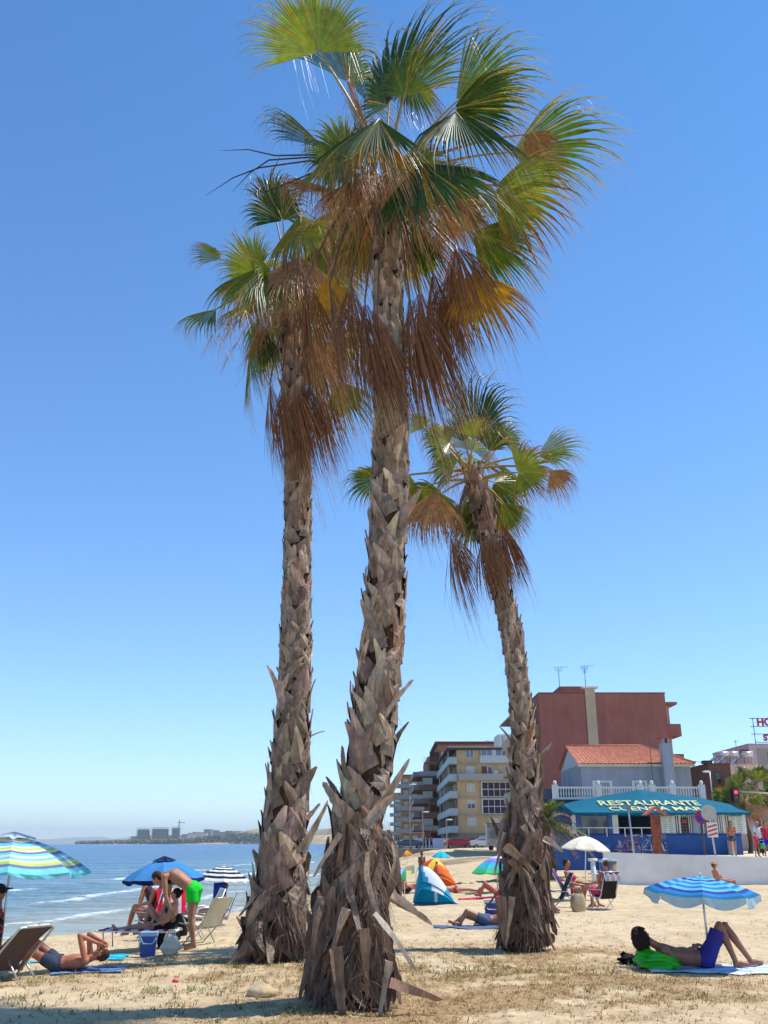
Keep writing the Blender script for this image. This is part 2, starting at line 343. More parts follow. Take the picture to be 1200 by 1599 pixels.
# ------------------------------------------------------------------ palms
GREEN = srgb(98, 120, 36); DGREEN = srgb(58, 84, 26); YGREEN = srgb(146, 158, 50); YEL = srgb(196, 146, 36); TAN = srgb(190, 148, 100); BROWN = srgb(146, 102, 70); DBROWN = srgb(100, 70, 52)
def frond_blade(b, hub, tip, roll, half, kind, r, nseg=46, droop=1.15, stif=0.50, wind=0.8):
    """costapalmate fan: joined pleats out to about half its radius, split drooping tips with threads beyond"""
    F = tip - hub; Rr = F.length * (1.12 if kind in 'B' else 1.16); F = F.normalized()
    if kind == 'B': half *= 1.3; stif = -0.05; droop *= 1.0
    view = Vector((0, 1, 0)); S = F.cross(view)
    S = S.normalized() if S.length > 0.1 else Vector((1, 0, 0))
    S = Matrix.Rotation(roll, 3, F) @ S; Nn = S.cross(F).normalized()
    g = Vector((wind * 0.35, 0, -1)).normalized()
    stations = [0.04, 0.28, 0.54, 0.66, 0.76, 0.86, 0.95, 1.04]
    base = {'G': GREEN, 'D': DGREEN, 'Y': YGREEN, 'M': mixc(YGREEN, GREEN, 0.4), 'O': YEL, 'B': BROWN, 'T': mixc(TAN, BROWN, .35)}[kind]
    tipc = {'G': mixc(TAN, YGREEN, 0.4), 'D': mixc(TAN, GREEN, 0.35), 'Y': TAN, 'M': BROWN, 'O': BROWN, 'B': DBROWN, 'T': BROWN}[kind]
    dead = kind in 'BT'
    for i in range(nseg):
        u = (i + 0.5) / nseg * 2 - 1; a = u * half
        # side segments curl backwards so the fan is a shallow cone
        d = (F * math.cos(a) + S * math.sin(a) + Nn * (0.28 * abs(u) ** 1.5)).normalized()
        L = Rr * (1.0 - 0.22 * u * u) * r.uniform(0.88, 1.1)
        p = hub.copy(); vs = []; cs = []
        side = (S * math.cos(a) - F * math.sin(a)).normalized()
        jr = r.uniform(0.5, 1.6) * droop; sw = r.uniform(-0.35, 0.35); wob = Vector((r.uniform(-1, 1), r.uniform(-1, 1), r.uniform(-1, 1)))
        c0 = jit(base, 0.18, r); c1 = jit(tipc, 0.25, r)
        if r.random() < 0.10 and not dead: c0 = mixc(c0, YEL, 0.6)
        prevt = 0; dd = d.copy(); cut = r.uniform(0.5, 0.72) if kind in 'MO' else r.uniform(0.68, 0.92)
        for t in stations:
            over = max(0, t - stif) / (1.04 - stif); bow = 0.36 * droop * t * t
            dd = (d + g * (jr * over * over * 2.3 + bow) + side * sw * over + wob * (over * over * (.3 if kind in 'BT' else .22))).normalized()
            p = p + dd * (L * (t - prevt)); prevt = t
            full = 2 * half * L * t / nseg * 0.56
            if t <= 0.54: wd = full
            else: wd = 2 * half * L * 0.54 / nseg * 0.44 * max(0.05, 1 - ((t - 0.54) / 0.50)) ** 0.9
            n2 = side.cross(dd).normalized()
            vs += [p - side * wd, p + n2 * (wd * (0.9 if dead else 0.55)), p + side * wd]
            cs.append(mixc(c0, c1, sst(cut - 0.25, cut + 0.2, t)))
        k = len(stations); fs = []; cl = []
        for j in range(k - 1):
            fs += [(3 * j, 3 * j + 1, 3 * j + 4, 3 * j + 3), (3 * j + 1, 3 * j + 2, 3 * j + 5, 3 * j + 4)]; cl += [cs[j], cs[j]]
        b.add(vs, fs, cl)
        # curly threads from the splits
        if r.random() < (0.75 if kind in 'TM' else 0.5):
            q = Vector(vs[3 * 3 + 1]); w_ = Vector((r.uniform(-1, 1), r.uniform(-1, 1), r.uniform(-1, 1))).normalized()
            tl = Rr * r.uniform(0.25, 0.6); tv = []; n_ = 5
            for j in range(n_ + 1):
                tt = j / n_
                pt = q + (dd * 0.5 + g * (0.4 + tt)) * (tl * tt * 0.7) + w_ * (math.sin(tt * 6 + i) * 0.04 * tt)
                ww = 0.0028 * (1 - 0.6 * tt); tv += [pt - side * ww, pt + side * ww]
            b.add(tv, [(2 * j, 2 * j + 1, 2 * j + 3, 2 * j + 2) for j in range(n_)], jit(TAN, 0.3, r))
def frond(parent, origin, hub, tip, roll=0.0, half=1.45, kind='G', r=rnd, arch=0.12, name='frond', **kw):
    b = MB(); frond_blade(b, hub, tip, roll, half, kind, r, **kw)
    o = b.build(name, M_DRY if kind in 'BT' else M_LEAF, parent)
    # petiole
    mid = (origin + hub) * 0.5 + Vector((0, 0, arch * (hub - origin).length)); pts = []
    for j in range(9):
        t = j / 8; pts.append(origin * (1 - t) ** 2 + mid * (2 * t * (1 - t)) + hub * t * t)
    F = (tip - hub).normalized(); pts.append(hub + F * 0.12 * (tip - hub).length); pts.append(hub + F * 0.3 * (tip - hub).length)
    rad = [lerp(0.030, 0.012, j / 8) for j in range(9)] + [0.008, 0.003]
    c = {'B': DBROWN, 'T': BROWN}.get(kind, mixc(srgb(150, 140, 70), srgb(165, 105, 55), r.random() * 0.7))
    part(o, 'petiole', M_STEM, lambda b: b.tube(pts, rad, c, 6))
    return o
def trunk_path(pix, Y, lean=0.0):
    """centre line and radius from (px, py, width px)"""
    out = []
    for px, py, wpx in pix:
        p = at(px, py, Y); s = FPX / (Y * CP + (p.z - CAMZ) * SP); out.append((p, wpx / s / 2 * .90))
    return out
def sample(path, z):
    for (p, a), (q, c) in zip(path, path[1:]):
        if z <= q.z:
            t = (z - p.z) / (q.z - p.z); return p.lerp(q, max(0, t)), lerp(a, c, max(0, t))
    return path[-1][0].copy(), path[-1][1]
GREY = srgb(178, 154, 132); GREY2 = srgb(132, 108, 90); ORB = srgb(150, 92, 52)
def boot(b, base, Rv, ln, w0, lean, out, curl, r, col, rt, tipw=0.12):
    """one old leaf base: a tapering, cupped, thick scale standing off the trunk"""
    U = Vector((0, 0, 1)); T = U.cross(Rv).normalized(); K = 6; vs = []
    p = base.copy()
    ax = (U * math.cos(lean) + T * math.sin(lean)); wrap = out < .07; C0 = base - Rv * (rt * .8); R0 = Rv; T0 = T
    tip_cut = r.uniform(-0.3, 0.3)
    for j in range(K):
        t = j / (K - 1)
        off = out * (t ** curl)
        if wrap:
            Rv = Matrix.Rotation(-math.sin(lean) * ln * t / (rt * .95) * -1, 3, U) @ R0; T = U.cross(Rv).normalized(); c = C0 + Rv * (rt * .8 + off + .012) + U * (math.cos(lean) * ln * t)
        else: c = p + ax * (ln * t) + Rv * (off + 0.012)
        side = (T * math.cos(lean) - U * math.sin(lean))
        w = w0 * (0.5 * (1 - t) ** 0.75 + tipw * 0.5 + (0.10 if 0.0 < t < 0.45 else 0)) * 1.0
        w *= r.uniform(.84, 1.12)
        cup = w * w / (2 * rt) * .9 + 0.12 * w * t
        th = lerp(0.024, 0.009, t)
        e = (tip_cut * w) if j == K - 1 else 0
        vs += [c - side * w - Rv * cup - ax * e, c + Rv * (0.25 * w * (1 - t) + 0.006), c + side * w - Rv * cup + ax * e, c - Rv * th * 1.3]
    fs = []; cl = []
    for j in range(K - 1):
        o = 4 * j
        for k in range(4): fs.append((o + k, o + (k + 1) % 4, o + 4 + (k + 1) % 4, o + 4 + k)); wt = lerp(.66, 1.22, (j / (K - 1)) ** .8); cl.append(tuple(x * wt for x in col) if k < 2 else tuple(x * 0.8 for x in col))  # foot darkened to put crevice shade into the colour; tips paler from weathering
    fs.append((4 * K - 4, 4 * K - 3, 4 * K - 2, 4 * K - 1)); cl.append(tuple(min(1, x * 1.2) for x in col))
    b.add(vs, fs, cl)
def strap(parent, p0, p1, r, w=0.05, sag=0.1, col=None, name='dead_leaf_stalk', twist=1.0):
    """a dry leaf stalk, flat and twisted, torn at the tip"""
    p0 = Vector(p0); p1 = Vector(p1); K = 12; vs = []; twist *= 1.6; sag = sag * 1.3 + r.uniform(-.08, .08); col = col or jit(mixc(mixc(GREY, GREY2, r.random()), srgb(84, 62, 50), .25 + r.random() * .75), 0.15, r)
    L = (p1 - p0).length; d = (p1 - p0).normalized(); s0 = d.orthogonal().normalized(); a0 = r.uniform(0, 6.28)
    bend = Vector((r.uniform(-1, 1), r.uniform(-1, 1), r.uniform(0.2, 1))).normalized()
    for j in range(K):
        t = j / (K - 1); c = p0.lerp(p1, t) + bend * (sag * L * math.sin(math.pi * t * 0.9))
        a = a0 + twist * t; s = Matrix.Rotation(a, 3, d) @ s0; n = d.cross(s)
        ww = w * (1.25 - 0.80 * t) * (0.25 if j == K - 1 else r.uniform(.8, 1.12)); th = 0.009
        vs += [c - s * ww + n * 0.55 * ww, c + n * th - n * 0.25 * ww, c + s * ww + n * 0.55 * ww, c - n * th - n * 0.25 * ww]
    fs = [(4 * j + k, 4 * j + (k + 1) % 4, 4 * j + 4 + (k + 1) % 4, 4 * j + 4 + k) for j in range(K - 1) for k in range(4)]
    fs += [(3, 2, 1, 0), (4 * K - 4, 4 * K - 3, 4 * K - 2, 4 * K - 1)]
    b = MB(); b.add(vs, fs, col); return b.build(name, M_BOOT, parent)
def fibres(parent, path, z0, z1, n, r, name='trunk_fibre', ln=0.35, colr=None):
    b = MB()
    for _ in range(n):
        z = r.uniform(z0, z1); c, rr = sample(path, z); a = r.uniform(0, 6.283)
        Rv = Vector((math.cos(a), math.sin(a), 0)); T = Vector((-Rv.y, Rv.x, 0))
        p = c + Rv * (rr * 1.0); d = (Rv * r.uniform(0.05, 0.5) + T * r.uniform(-0.7, 0.7) + Vector((0, 0, r.uniform(-1.2, 0.3)))).normalized()
        L = ln * r.uniform(0.4, 1.3); w = r.uniform(0.002, 0.006); vs = []
        for j in range(4):
            t = j / 3; q = p + d * (L * t) + Vector((0, 0, -0.35 * L * t * t)); vs += [q - T * w * (1 - t * .7), q + T * w * (1 - t * .7)]
        b.add(vs, [(2 * j, 2 * j + 1, 2 * j + 3, 2 * j + 2) for j in range(3)], jit(colr or GREY2, 0.3, r))
    o = b.build(name, M_DRY, parent); o['kind'] = 'stuff'; return o
def palm(label, pix, Y, seed, tightz, chaosz):
    r = random.Random(seed)
    path = trunk_path(pix, Y); path.sort(key=lambda q: q[0].z)
    b0 = path[0][0]; gz = sandz(b0.x, b0.y)
    root = thing('palm_tree', label, 'palm tree', (0, 0, 0), group='tall fan palms on the beach')
    root.location = (b0.x, b0.y, gz); off = -Vector(root.location)
    inv = lambda p: Vector(p) + off
    lp = [(inv(p), a) for p, a in path]; lp[0] = (Vector((lp[0][0].x, lp[0][0].y, -0.15)), lp[0][1])
    zt = lp[-1][0].z
    tb = MB(); zs = [lp[0][0].z + (zt - lp[0][0].z) * i / 90 for i in range(91)]; vs = []; n = 28; cl = []
    for z in zs:
        c, rr = sample(lp, z); rr *= 0.80
        for k in range(n):
            a = 6.2832 * k / n; q = rr * (1 + 0.09 * mnoise.noise(Vector((math.cos(a) * 2, math.sin(a) * 2, z * 5 + seed))))
            vs.append(c + Vector((math.cos(a) * q, math.sin(a) * q, 0)))
    fs = [(i * n + k, i * n + (k + 1) % n, (i + 1) * n + (k + 1) % n, (i + 1) * n + k) for i in range(90) for k in range(n)]
    tb.add(vs, fs, [mixc(srgb(58, 40, 30), srgb(84, 60, 44), r.random()) for _ in fs], True)
    tr = tb.build('trunk', M_BARK, root)
    # leaf bases in a criss-cross of two spirals
    bb = MB(); z = 0.1; ring = 0
    while z < zt - 0.05:
        c, rr = sample(lp, z); fl = 1 - sst(tightz - 1.0, tightz + 0.6, z); m_ = 6 if rr > 0.2 else 5
        for k in range(m_):
            a = 6.2832 * (k + 0.5 * (ring % 2)) / m_ + ring * 0.23 + r.uniform(-0.16, 0.16)
            Rv = Vector((math.cos(a), math.sin(a), 0))
            ch = 1 - sst(chaosz - .35, chaosz + .1, z)
            if r.random() < 0.55 * ch: continue
            ln = lerp(r.uniform(.30, .42), r.uniform(.46, .70), fl) * (.7 + rr); w0 = 6.2832 * rr / m_ * lerp(r.uniform(.85, 1.1), r.uniform(1.0, 1.3), fl)
            out = min(.069, (0.040 + 0.028 * fl * r.uniform(0.2, 1.3)) * (rr / 0.25) * r.uniform(.6, 1.4)); cu = r.uniform(1.2, 2.2)
            if r.random() < 0.05 * fl + 0.006: out = .05 + r.uniform(0.04, 0.14); ln *= 1.0; cu = r.uniform(1.8, 3.0)
            co = mixc(GREY, GREY2, r.random()); co = mixc(co, srgb(96, 78, 66), .55 * ch)
            if z > zt - 1.4: co = mixc(co, ORB, 0.5 * r.random())
            if r.random() < 0.05: co = mixc(co, ORB, 0.45)
            zz = z + r.uniform(-0.05, 0.05); c2, r2 = sample(lp, zz)
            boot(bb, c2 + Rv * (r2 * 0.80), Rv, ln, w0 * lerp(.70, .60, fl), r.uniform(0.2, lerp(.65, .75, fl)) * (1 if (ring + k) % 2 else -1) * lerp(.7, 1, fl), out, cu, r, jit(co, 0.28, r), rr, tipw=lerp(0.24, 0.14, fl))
        z += lerp(0.115, 0.165, fl) * (0.75 + rr); ring += 1
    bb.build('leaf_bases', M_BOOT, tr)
    fibres(tr, lp, 0.1, zt, 420, r, ln=.2)
    return root, lp, inv, r
def fr(root, inv, lp, r, Y, org, specs):
    for sp in specs:
        (hx, hy), (tx, ty), kind = sp[0], sp[1], sp[2]
        o = dict(sp[3]) if len(sp) > 3 else {}
        dy = o.pop('dy', 0.0); ty_ = o.pop('td', None); st = o.pop('st', None)
        hub = inv(at(hx, hy, Y + dy)); tip = inv(at(tx, ty, Y + (dy + (ty_ if ty_ is not None else dy * 0.6))))
        og = org + Vector((r.uniform(-.08, .08), r.uniform(-.08, .08), r.uniform(-.25, .12)))
        if st is not None: og = inv(at(st[0], st[1], Y + dy * 0.3))
        nm = 'dead_frond' if kind in 'BT' else 'frond'
        frond(root, og, hub, tip, kind=kind, r=r, name=nm, **o)
def extra_fronds(root, org, r, n, rmin, rmax, back=True, size=0.85, kinds='GDYM'):
    """fronds on the far side and in the middle of the crown"""
    for i in range(n):
        a = r.uniform(0.1, 0.9) * math.pi if back else r.uniform(0, 6.28)
        e = r.uniform(-0.5, 1.1); L = r.uniform(rmin, rmax)
        d = Vector((math.cos(a) * math.cos(e), math.sin(a) * math.cos(e), math.sin(e)))
        hub = org + d * L; tip = hub + (d + Vector((0, 0, -0.35))).normalized() * size * r.uniform(0.8, 1.1)
        frond(root, org + Vector((0, 0, -0.1)), hub, tip, roll=r.uniform(-0.8, 0.8), kind=r.choice(kinds), r=r, droop=r.uniform(0.8, 1.5))
def flower_stalks(root, org, r, n, L0, col=None):
    """long arching stalks with tangled dry sprays"""
    for i in range(n):
        a = r.uniform(0, 6.2832); b = MB(); d = Vector((math.cos(a), math.sin(a), 0)); L = L0 * r.uniform(0.6, 1.1); pts = []
        for j in range(9):
            t = j / 8; pts.append(org + d * (L * t * 0.85) + Vector((0, 0, L * (0.35 * t - 0.95 * t * t))))
        c = jit(col or TAN, 0.2, r)
        b.tube(pts, [lerp(0.012, 0.004, j / 8) for j in range(9)], c, 5)
        for j in range(3, 9):
            for k in range(5):
                p = pts[j]; dd = (d * r.uniform(-.4, .8) + Vector((r.uniform(-.7, .7), r.uniform(-.7, .7), -r.uniform(.5, 1.4)))).normalized(); vs = []; l = r.uniform(.2, .5); w_ = 0.004
                s = dd.orthogonal().normalized()
                for q in range(4):
                    t = q / 3; x = p + dd * l * t + Vector((0, 0, -.1 * t * t)); vs += [x - s * w_ * (1 - .6 * t), x + s * w_ * (1 - .6 * t)]
                b.add(vs, [(2 * q, 2 * q + 1, 2 * q + 3, 2 * q + 2) for q in range(3)], jit(c, .3, r))
        b.build('flower_stalk', M_DRY, root)
H = 1.45
# --- the front palm
Y1 = 10.7
root, lp, inv, r = palm('tallest fan palm in the foreground with a shaggy skirted base and leaning trunk',
    [(545, 1590, 138), (545, 1500, 136), (548, 1400, 122), (560, 1310, 92), (577, 1200, 90), (590, 1100, 82), (599, 1000, 78), (604, 900, 70), (609, 800, 68), (611, 700, 66), (609, 600, 60), (607, 500, 56), (605, 420, 54), (603, 340, 56), (601, 290, 50)], Y1, 11, 5.6, 1.55)
org = inv(at(600, 285, Y1))
fr(root, inv, lp, r, Y1, org, [
 ((499, 82), (462, -38), 'Y', dict(dy=-.5, roll=.15, half=1.5, droop=.55, stif=.6, nseg=58)),
 ((545, 130), (548, 40), 'G', dict(dy=.5, roll=.7, half=1.3)),
 ((608, 165), (628, 8), 'D', dict(dy=.1, roll=-.8, half=1.1, droop=.5)),
 ((632, 150), (660, 40), 'G', dict(dy=-.3, roll=-.5, half=1.2, droop=1.0)),
 ((640, 120), (690, 190), 'M', dict(dy=.6, roll=-.4, half=1.2)),
 ((508, 232), (425, 150), 'D', dict(dy=-.2, roll=.9, half=1.0, droop=1.0)),
 ((592, 186), (540, 246), 'D', dict(dy=-1.0, roll=.3, half=1.0, droop=.7)),
 ((598, 215), (618, 275), 'O', dict(dy=-1.0, roll=-.3, half=.8, droop=1.0)),
 ((712, 160), (835, 75), 'G', dict(dy=-.3, roll=.8, half=.8, droop=.8)),
 ((708, 170), (835, 140), 'D', dict(dy=-.6, roll=.4, half=.9, droop=.9, nseg=56)),
 ((712, 175), (770, 240), 'D', dict(dy=-.9, roll=-.3, half=1.15, droop=1.0)),
 ((800, 238), (955, 208), 'G', dict(dy=.2, roll=1.0, half=.75, droop=.8)),
 ((655, 255), (718, 325), 'D', dict(dy=-1.1, roll=.1, half=1.2, droop=1.0)),
 ((775, 290), (895, 330), 'M', dict(dy=-.2, roll=.6, half=1.2, droop=.9)),
 ((750, 300), (830, 330), 'G', dict(dy=.4, roll=-.5, half=1.1)),
 ((738, 362), (850, 420), 'G', dict(dy=.3, roll=.5, half=.9, droop=1.0)),
 ((732, 425), (795, 520), 'O', dict(dy=-.2, roll=.0, half=1.0, droop=.8)),
 ((715, 430), (745, 530), 'Y', dict(dy=.3, roll=.3, half=.9, droop=.9)),
 ((712, 385), (738, 470), 'B', dict(dy=-.4, roll=.4, half=.7, droop=1.4)),
 ((512, 430), (522, 520), 'O', dict(dy=.2, roll=.1, half=.8, droop=.8)),
 ((645, 350), (655, 450), 'D', dict(dy=.7, roll=.1, half=1.0)),
 ((540, 370), (480, 330), 'M', dict(dy=.6, roll=.6, half=1.2)),
 ((520, 300), (440, 260), 'T', dict(dy=.3, roll=.9, half=1.0, droop=1.6)),
 ((540, 250), (470, 290), 'M', dict(dy=-.5, roll=.4, half=1.1, droop=1.5)),
 ((560, 280), (505, 325), 'T', dict(dy=-.5, roll=.2, half=.8, droop=1.1)),
 ((650, 290), (698, 335), 'T', dict(dy=-.6, roll=.2, half=.8, droop=1.1)),
 ((690, 320), (745, 380), 'T', dict(dy=.1, roll=.5, half=1.1, droop=1.2)),
 ((820, 210), (870, 250), 'T', dict(dy=0, roll=.5, half=1.0, droop=1.5)),
 ((478, 440), (492, 585), 'B', dict(dy=.25, roll=.3, half=.42, arch=.5)),
 ((515, 445), (530, 590), 'B', dict(dy=-.05, roll=.9, half=.4, arch=.5)),
 ((548, 440), (560, 600), 'B', dict(dy=-.35, roll=-.3, half=.38, arch=.5)),
 ((570, 470), (590, 640), 'B', dict(dy=-.45, roll=.2, half=.36, arch=.4)),
 ((590, 490), (612, 630), 'B', dict(dy=-.5, roll=.2, half=.26, arch=.3)),
 ((640, 462), (655, 640), 'B', dict(dy=-.45, roll=.3, half=.34, arch=.4)),
 ((655, 452), (672, 640), 'B', dict(dy=-.2, roll=.0, half=.40, arch=.45)),
 ((676, 425), (684, 600), 'B', dict(dy=.0, roll=.6, half=.40, arch=.5)),
 ((700, 430), (692, 560), 'B', dict(dy=.2, roll=-.4, half=.5, arch=.5)),
 ((660, 480), (668, 620), 'T', dict(dy=.35, roll=-.4, half=.4, arch=.4)),
])
for px_, w_, top, k_ in ((536, 0.09, 92, 'T'), (560, 0.1, 150, 'T'), (580, .08, 180, 'M')):   # unopened spears
    h0 = inv(at(580, 250, Y1)); frond(root, h0, h0 + Vector((0, 0, .1)), inv(at(px_, top, Y1 - .1)), half=w_, kind=k_, r=r, droop=0.02, wind=0, name='spear_leaf', nseg=14)
extra_fronds(root, org, r, 14, 0.6, 1.3)
extra_fronds(root, org + Vector((0, 0, -.15)), r, 6, 0.35, .9, back=False, size=.65, kinds='GMDTM')
flower_stalks(root, org + Vector((0, 0, -.1)), r, 24, 1.1)
flower_stalks(root, org + Vector((0, 0, -.1)), r, 8, 1.0, srgb(190, 130, 60))
for e in (((345, 235), (430, 243)), ((322, 305), (405, 262)), ((362, 300), (420, 250)), ((440, 240), (415, 300))):   # dry bare stalk reaching out left
    a_, m_ = inv(at(*e[0], Y1 - .2)), inv(at(*e[1], Y1 - .1)); o_ = inv(at(560, 262, Y1))
    pts = [o_, o_.lerp(m_, .5) + Vector((0, 0, .12)), m_, m_.lerp(a_, .5) + Vector((0, 0, .06)), a_]
    part(root, 'bare_stalk', M_STEM, lambda b: b.tube(pts, [.012, .012, .011, .008, .002], srgb(52, 42, 44), 5))
def spill(root, lp, r, n, zmax, spread, w=0.05):
    for i in range(n):
        z = r.uniform(0.25, zmax); a = r.uniform(math.pi, 2 * math.pi) if r.random() < 0.72 else r.uniform(0, math.pi)
        c, rr = sample(lp, z); Rv = Vector((math.cos(a), math.sin(a), 0)); T = Vector((-Rv.y, Rv.x, 0))
        p0 = c + Rv * rr * 0.85; L = r.uniform(0.35, 0.95)
        down = r.random() < 0.93
        d = (Rv * r.uniform(0.0, 0.26) + T * r.uniform(-0.45, 0.45) + Vector((0, 0, -1 if down else 0.9))).normalized()
        p1 = p0 + d * L
        if p1.z < 0.02: p1.z = 0.02 + r.uniform(0, .04)
        strap(root, p0, p1, r, w=w * r.uniform(0.5, 1.25), sag=r.uniform(-.12, .18), twist=r.uniform(-1.5, 1.5))
def px_straps(root, inv, r, Y, L):
    for (a, b, dy, w, c) in L:
        strap(root, inv(at(*a, Y + dy)), inv(at(*b, Y + dy + .05)), r, w=w, sag=.05, col=c, twist=.5)
LG = srgb(176, 158, 138)
spill(root, lp, r, 80, 1.75, 1, .078)
px_straps(root, inv, r, Y1, [((585, 1425), (652, 1520), -.45, .05, LG), ((610, 1400), (676, 1444), -.25, .06, GREY), ((600, 1310), (560, 1440), -.4, .05, GREY2), ((575, 1330), (600, 1440), -.5, .055, GREY),
  ((540, 1270), (505, 1222), -.2, .06, GREY), ((590, 1260), (640, 1185), -.3, .07, GREY), ((575, 1290), (622, 1240), -.35, .06, GREY), ((600, 1120), (645, 1062), -.2, .05, GREY), ((610, 1530), (692, 1561), -.6, .06, srgb(170, 130, 104)), ((605, 1500), (592, 1592), -.6, .05, LG),
  ((545, 1420), (520, 1500), -.55, .06, GREY), ((565, 1450), (575, 1560), -.6, .07, srgb(140, 112, 92)), ((500, 1400), (488, 1500), -.45, .06, GREY2), ((530, 1300), (490, 1370), -.4, .04, GREY), ((520, 1480), (535, 1592), -.62, .07, GREY2)])
fibres(root, lp, 0.05, 1.8, 1500, r, 'fallen_fibre', .32)
# --- the left palm
Y2 = 14.4
root, lp, inv, r = palm('left fan palm behind the front one, straight slim trunk above a wide dark base',
    [(430, 1512, 118), (432, 1450, 112), (438, 1380, 96), (447, 1300, 84), (453, 1200, 74), (459, 1100, 60), (462, 1000, 56), (464, 900, 52), (465, 800, 50), (464, 700, 48), (459, 600, 44), (455, 520, 42), (454, 470, 38)], Y2, 23, 4.6, .75)
org = inv(at(455, 462, Y2))
fr(root, inv, lp, r, Y2, org, [
 ((442, 345), (412, 272), 'D', dict(dy=-.5, roll=.4, half=1.4, droop=1.1)),
 ((428, 330), (452, 270), 'D', dict(dy=.2, roll=.6, half=1.2, droop=1.2)),
 ((402, 425), (362, 362), 'Y', dict(dy=-.7, roll=.1, half=1.2, droop=.6)),
 ((345, 405), (302, 372), 'M', dict(dy=-.2, roll=.5, half=1.0, droop=1.0)),
 ((405, 418), (368, 480), 'G', dict(dy=-.9, roll=.1, half=1.1, droop=.6)),
 ((410, 430), (330, 440), 'T', dict(dy=-.2, roll=.6, half=1.0, droop=1.2)),
 ((338, 483), (268, 500), 'G', dict(dy=-.2, roll=.7, half=1.25, droop=1.1, arch=.28)),
 ((390, 545), (388, 625), 'G', dict(dy=-.3, roll=.8, half=.5, droop=.5, arch=.5)),
 ((470, 335), (470, 415), 'M', dict(dy=-.8, roll=.2, half=.9, droop=1.0)),
 ((480, 350), (550, 400), 'M', dict(dy=-.3, roll=.5, half=1.2, droop=1.3)),
 ((490, 400), (560, 450), 'Y', dict(dy=-.2, roll=.2, half=1.2, droop=1.3)),
 ((470, 400), (440, 470), 'T', dict(dy=-.9, roll=.1, half=1.1, droop=1.0)),
 ((500, 380), (520, 450), 'M', dict(dy=-.6, roll=.3, half=1.3, droop=1.2)),
 ((520, 330), (560, 300), 'D', dict(dy=.4, roll=.5, half=1.2, droop=1.0)),
 ((510, 420), (580, 430), 'G', dict(dy=.5, roll=.5, half=1.2, droop=1.0)),
 ((525, 595), (560, 668), 'G', dict(dy=.1, roll=.2, half=.9, droop=.8, arch=.5)),
 ((500, 540), (530, 610), 'O', dict(dy=.3, roll=.2, half=.9, droop=.8, arch=.5)),
 ((480, 520), (505, 640), 'T', dict(dy=-.2, roll=.2, half=.5, droop=1.0, arch=.6)),
 ((422, 598), (430, 715), 'B', dict(dy=-.1, roll=.3, half=.3, arch=.5)),
 ((440, 602), (445, 728), 'B', dict(dy=-.35, roll=.1, half=.34, arch=.4)),
 ((462, 600), (468, 735), 'B', dict(dy=-.4, roll=.4, half=.3, arch=.4)),
 ((482, 600), (490, 725), 'B', dict(dy=-.25, roll=.1, half=.36, arch=.4)),
 ((500, 590), (505, 715), 'B', dict(dy=.0, roll=.3, half=.34, arch=.4)),
 ((450, 590), (455, 710), 'B', dict(dy=.35, roll=.3, half=.5, arch=.4)),
 ((490, 520), (510, 640), 'B', dict(dy=-.1, roll=.3, half=.4, arch=.4)),
])
extra_fronds(root, org, r, 11, 0.7, 1.5, size=.9)
extra_fronds(root, org, r, 6, 0.4, 1.1, back=False, size=.75, kinds='YMGMG')
flower_stalks(root, org + Vector((0, 0, -.1)), r, 26, 1.6)
spill(root, lp, r, 46, .95, 1, .085)
px_straps(root, inv, r, Y2, [((400, 1395), (372, 1432), -.3, .045, GREY), ((398, 1430), (368, 1476), -.2, .06, GREY2), ((470, 1330), (512, 1250), -.4, .06, GREY), ((395, 1480), (352, 1512), -.6, .09, GREY2), ((480, 1280), (500, 1255), -.2, .05, GREY), ((485, 1150), (508, 1142), -.1, .012, GREY2), ((485, 1480), (492, 1400), -.4, .07, GREY2)])
fibres(root, lp, 0.05, 1.2, 600, r, 'fallen_fibre', .35)
